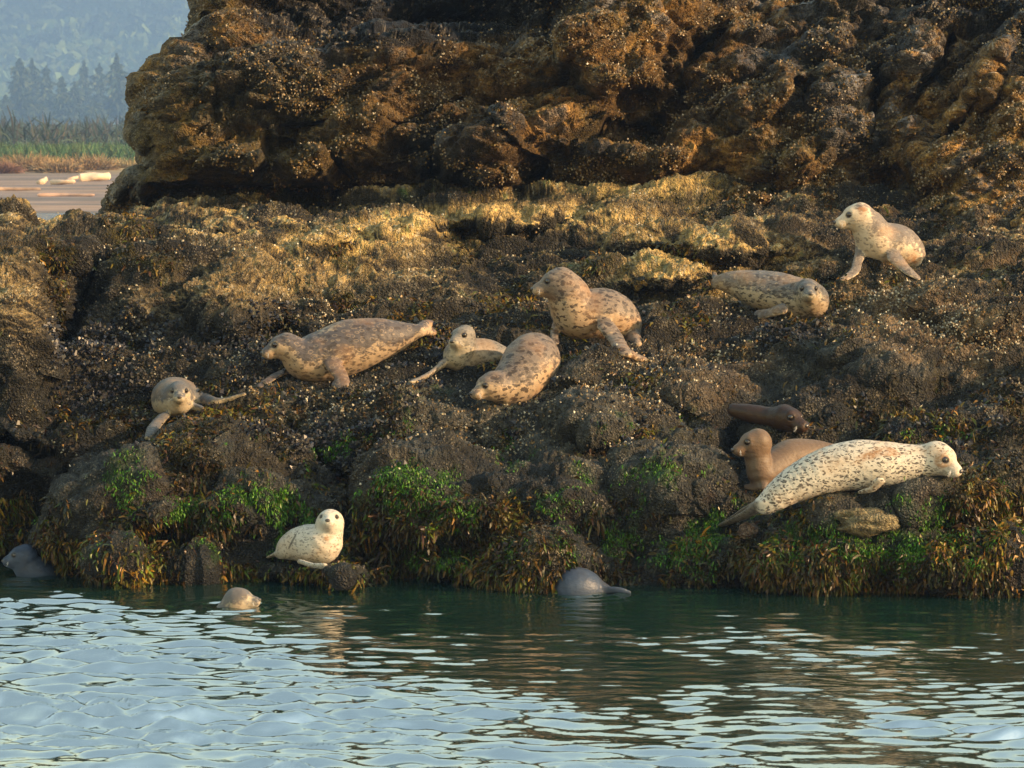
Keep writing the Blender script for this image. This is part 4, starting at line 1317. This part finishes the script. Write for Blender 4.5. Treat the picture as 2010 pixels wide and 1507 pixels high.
for k, (px, Y, h, w, lab) in enumerate(TREEDATA):
    Y *= 3.0; h = h * 3.0 - 2.5; w *= 4.6
    (V, Fc, C), (tv, tf) = conifer_meshes(h, w, 30 + k)
    root = empty('conifer_tree', (float(unproj(px, 280, Y)[0]), Y, ground_z(Y) - .2))
    tag(root, lab, 'tree', 'conifers behind the grass bank')
    mesh_obj('crown', V, Fc, NEEDLE, root, cols=C, smooth=False)
    mesh_obj('trunk', tv, tf, BARK, root)

# thicket between the grass and the trees
n = 16000
gx = rng.uniform(-150, 10, n); gy = rng.uniform(430, 900, n)
P0 = np.stack([gx, gy, np.interp(gy, [330, 600, 4600], [1.0, 2.0, 9])], -1)
D = rng.normal(size=(n, 3)) * .5 + np.array([0, 0, 1.0]); D /= np.linalg.norm(D, axis=1, keepdims=True)
V, Fc, C = strips(P0, D, rng.uniform(1.2, 3.4, n) * (1 + 1.1 * fbm(P0 * np.array([1, .15, 0]), .12, 3, 171)), rng.uniform(.12, .3, n), rng.uniform(.0, .3, n), 0.8 * huemix(n, [[.04, .06, .04], [.035, .05, .028], [.05, .045, .03]], .6, 1.3), 3)
o = mesh_obj('undergrowth', V, Fc, NEEDLE, cols=C, smooth=False)
tag(o, 'low hazy thicket between the grass band and the conifers', 'shrubs', kind='stuff')

# wooded hill
hx = np.linspace(-1800, 1000, 160); hy = np.linspace(3300, 4600, 60)
X, Yy = np.meshgrid(hx, hy)
zh = ground_z(3300) - 1 + 185 * sstep(Yy, 3300, 4500) * (1 + .25 * fbm(np.stack([X, Yy, 0 * X], -1), .0016, 3, 44)) + 6 * fbm(np.stack([X, Yy, 0 * X], -1), .012, 3, 45)
m, nt, b = new_mat('forest_floor')
nz = nd(nt, 'ShaderNodeTexNoise', Scale=.02, Detail=6.0); tc = nd(nt, 'ShaderNodeTexCoord'); nt.links.new(tc.outputs['Object'], nz.inputs['Vector'])
nt.links.new(ramp(nt, nz.outputs[0], [(.3, (.03, .05, .03)), (.7, (.09, .11, .06))]), b.inputs['Base Color']); b.inputs['Roughness'].default_value = .9
o = mesh_obj('hill', np.stack([X, Yy, zh], -1).reshape(-1, 3), grid_faces(*X.shape), m)
tag(o, 'wooded hillside fading into blue haze', kind='structure')
# canopy on the hill: one mass of crowns
n = 3400
tx = rng.uniform(-760, -240, n); ty = rng.uniform(3310, 4500, n)
jx = np.clip(((tx + 1800) / 2800 * 159).astype(int), 0, 159); jy = np.clip(((ty - 3300) / 1300 * 59).astype(int), 0, 59)
tz = zh[jy, jx]
VV_, FF_, CC_ = [], [], []
off = 0
tone = fbm(np.stack([tx, ty, 0 * tx], -1), .006, 3, 99)
for k in range(n):
    m_ = 18
    hh = rng.uniform(18, 34); ww = rng.uniform(5, 10); roundc = tone[k] > 0
    t = rng.uniform(.1, 1, m_); a = rng.uniform(0, 6.28, m_)
    rad = ww * (np.sqrt(np.clip(1 - (2 * t - 1) ** 2, .02, 1)) if roundc else (1.05 - t))
    P = np.stack([tx[k] + np.cos(a) * rad, ty[k] + np.sin(a) * rad, tz[k] + t * hh], -1)
    s1 = rng.normal(size=(m_, 3)) * ww * .4; s2 = rng.normal(size=(m_, 3)) * ww * .4
    V = np.stack([P - s1, P + s2, P + s1, P - s2], 1)
    VV_.append(V.reshape(-1, 3)); FF_.append(np.arange(m_ * 4).reshape(-1, 4) + off); off += m_ * 4
    base = np.array([.10, .14, .05]) if roundc else np.array([.035, .055, .03])
    CC_.append(np.repeat(base[None] * rng.uniform(.6, 1.5, (m_, 1)), 4, 0))
o = mesh_obj('forest', np.concatenate(VV_), np.concatenate(FF_), NEEDLE, cols=np.concatenate(CC_), smooth=False)
tag(o, 'mass of hazy trees covering the hillside', 'forest', kind='stuff')

# ------------------------------------------------------------------ haze
m = bpy.data.materials.new('air'); m.use_nodes = True
nt = m.node_tree
for n_ in list(nt.nodes): nt.nodes.remove(n_)
out = nt.nodes.new('ShaderNodeOutputMaterial'); pv = nt.nodes.new('ShaderNodeVolumePrincipled')
pv.inputs['Color'].default_value = (.19, .305, .56, 1)
pv.inputs['Density'].default_value = .00036
pv.inputs['Anisotropy'].default_value = .2
nt.links.new(pv.outputs[0], out.inputs['Volume'])
x0, x1, y0, y1, z0, z1 = -1900, 1600, -90, 4700, -2.5, 262
V = np.array([[x0, y0, z0], [x1, y0, z0], [x1, y1, z0], [x0, y1, z0], [x0, y0, z1], [x1, y0, z1], [x1, y1, z1], [x0, y1, z1]], float)
Fq = np.array([[0, 3, 2, 1], [4, 5, 6, 7], [0, 1, 5, 4], [1, 2, 6, 5], [2, 3, 7, 6], [3, 0, 4, 7]])
hz = mesh_obj('haze', V, Fq, m, smooth=False)
hz['kind'] = 'stuff'; hz['label'] = 'pale blue sea haze over the channel'
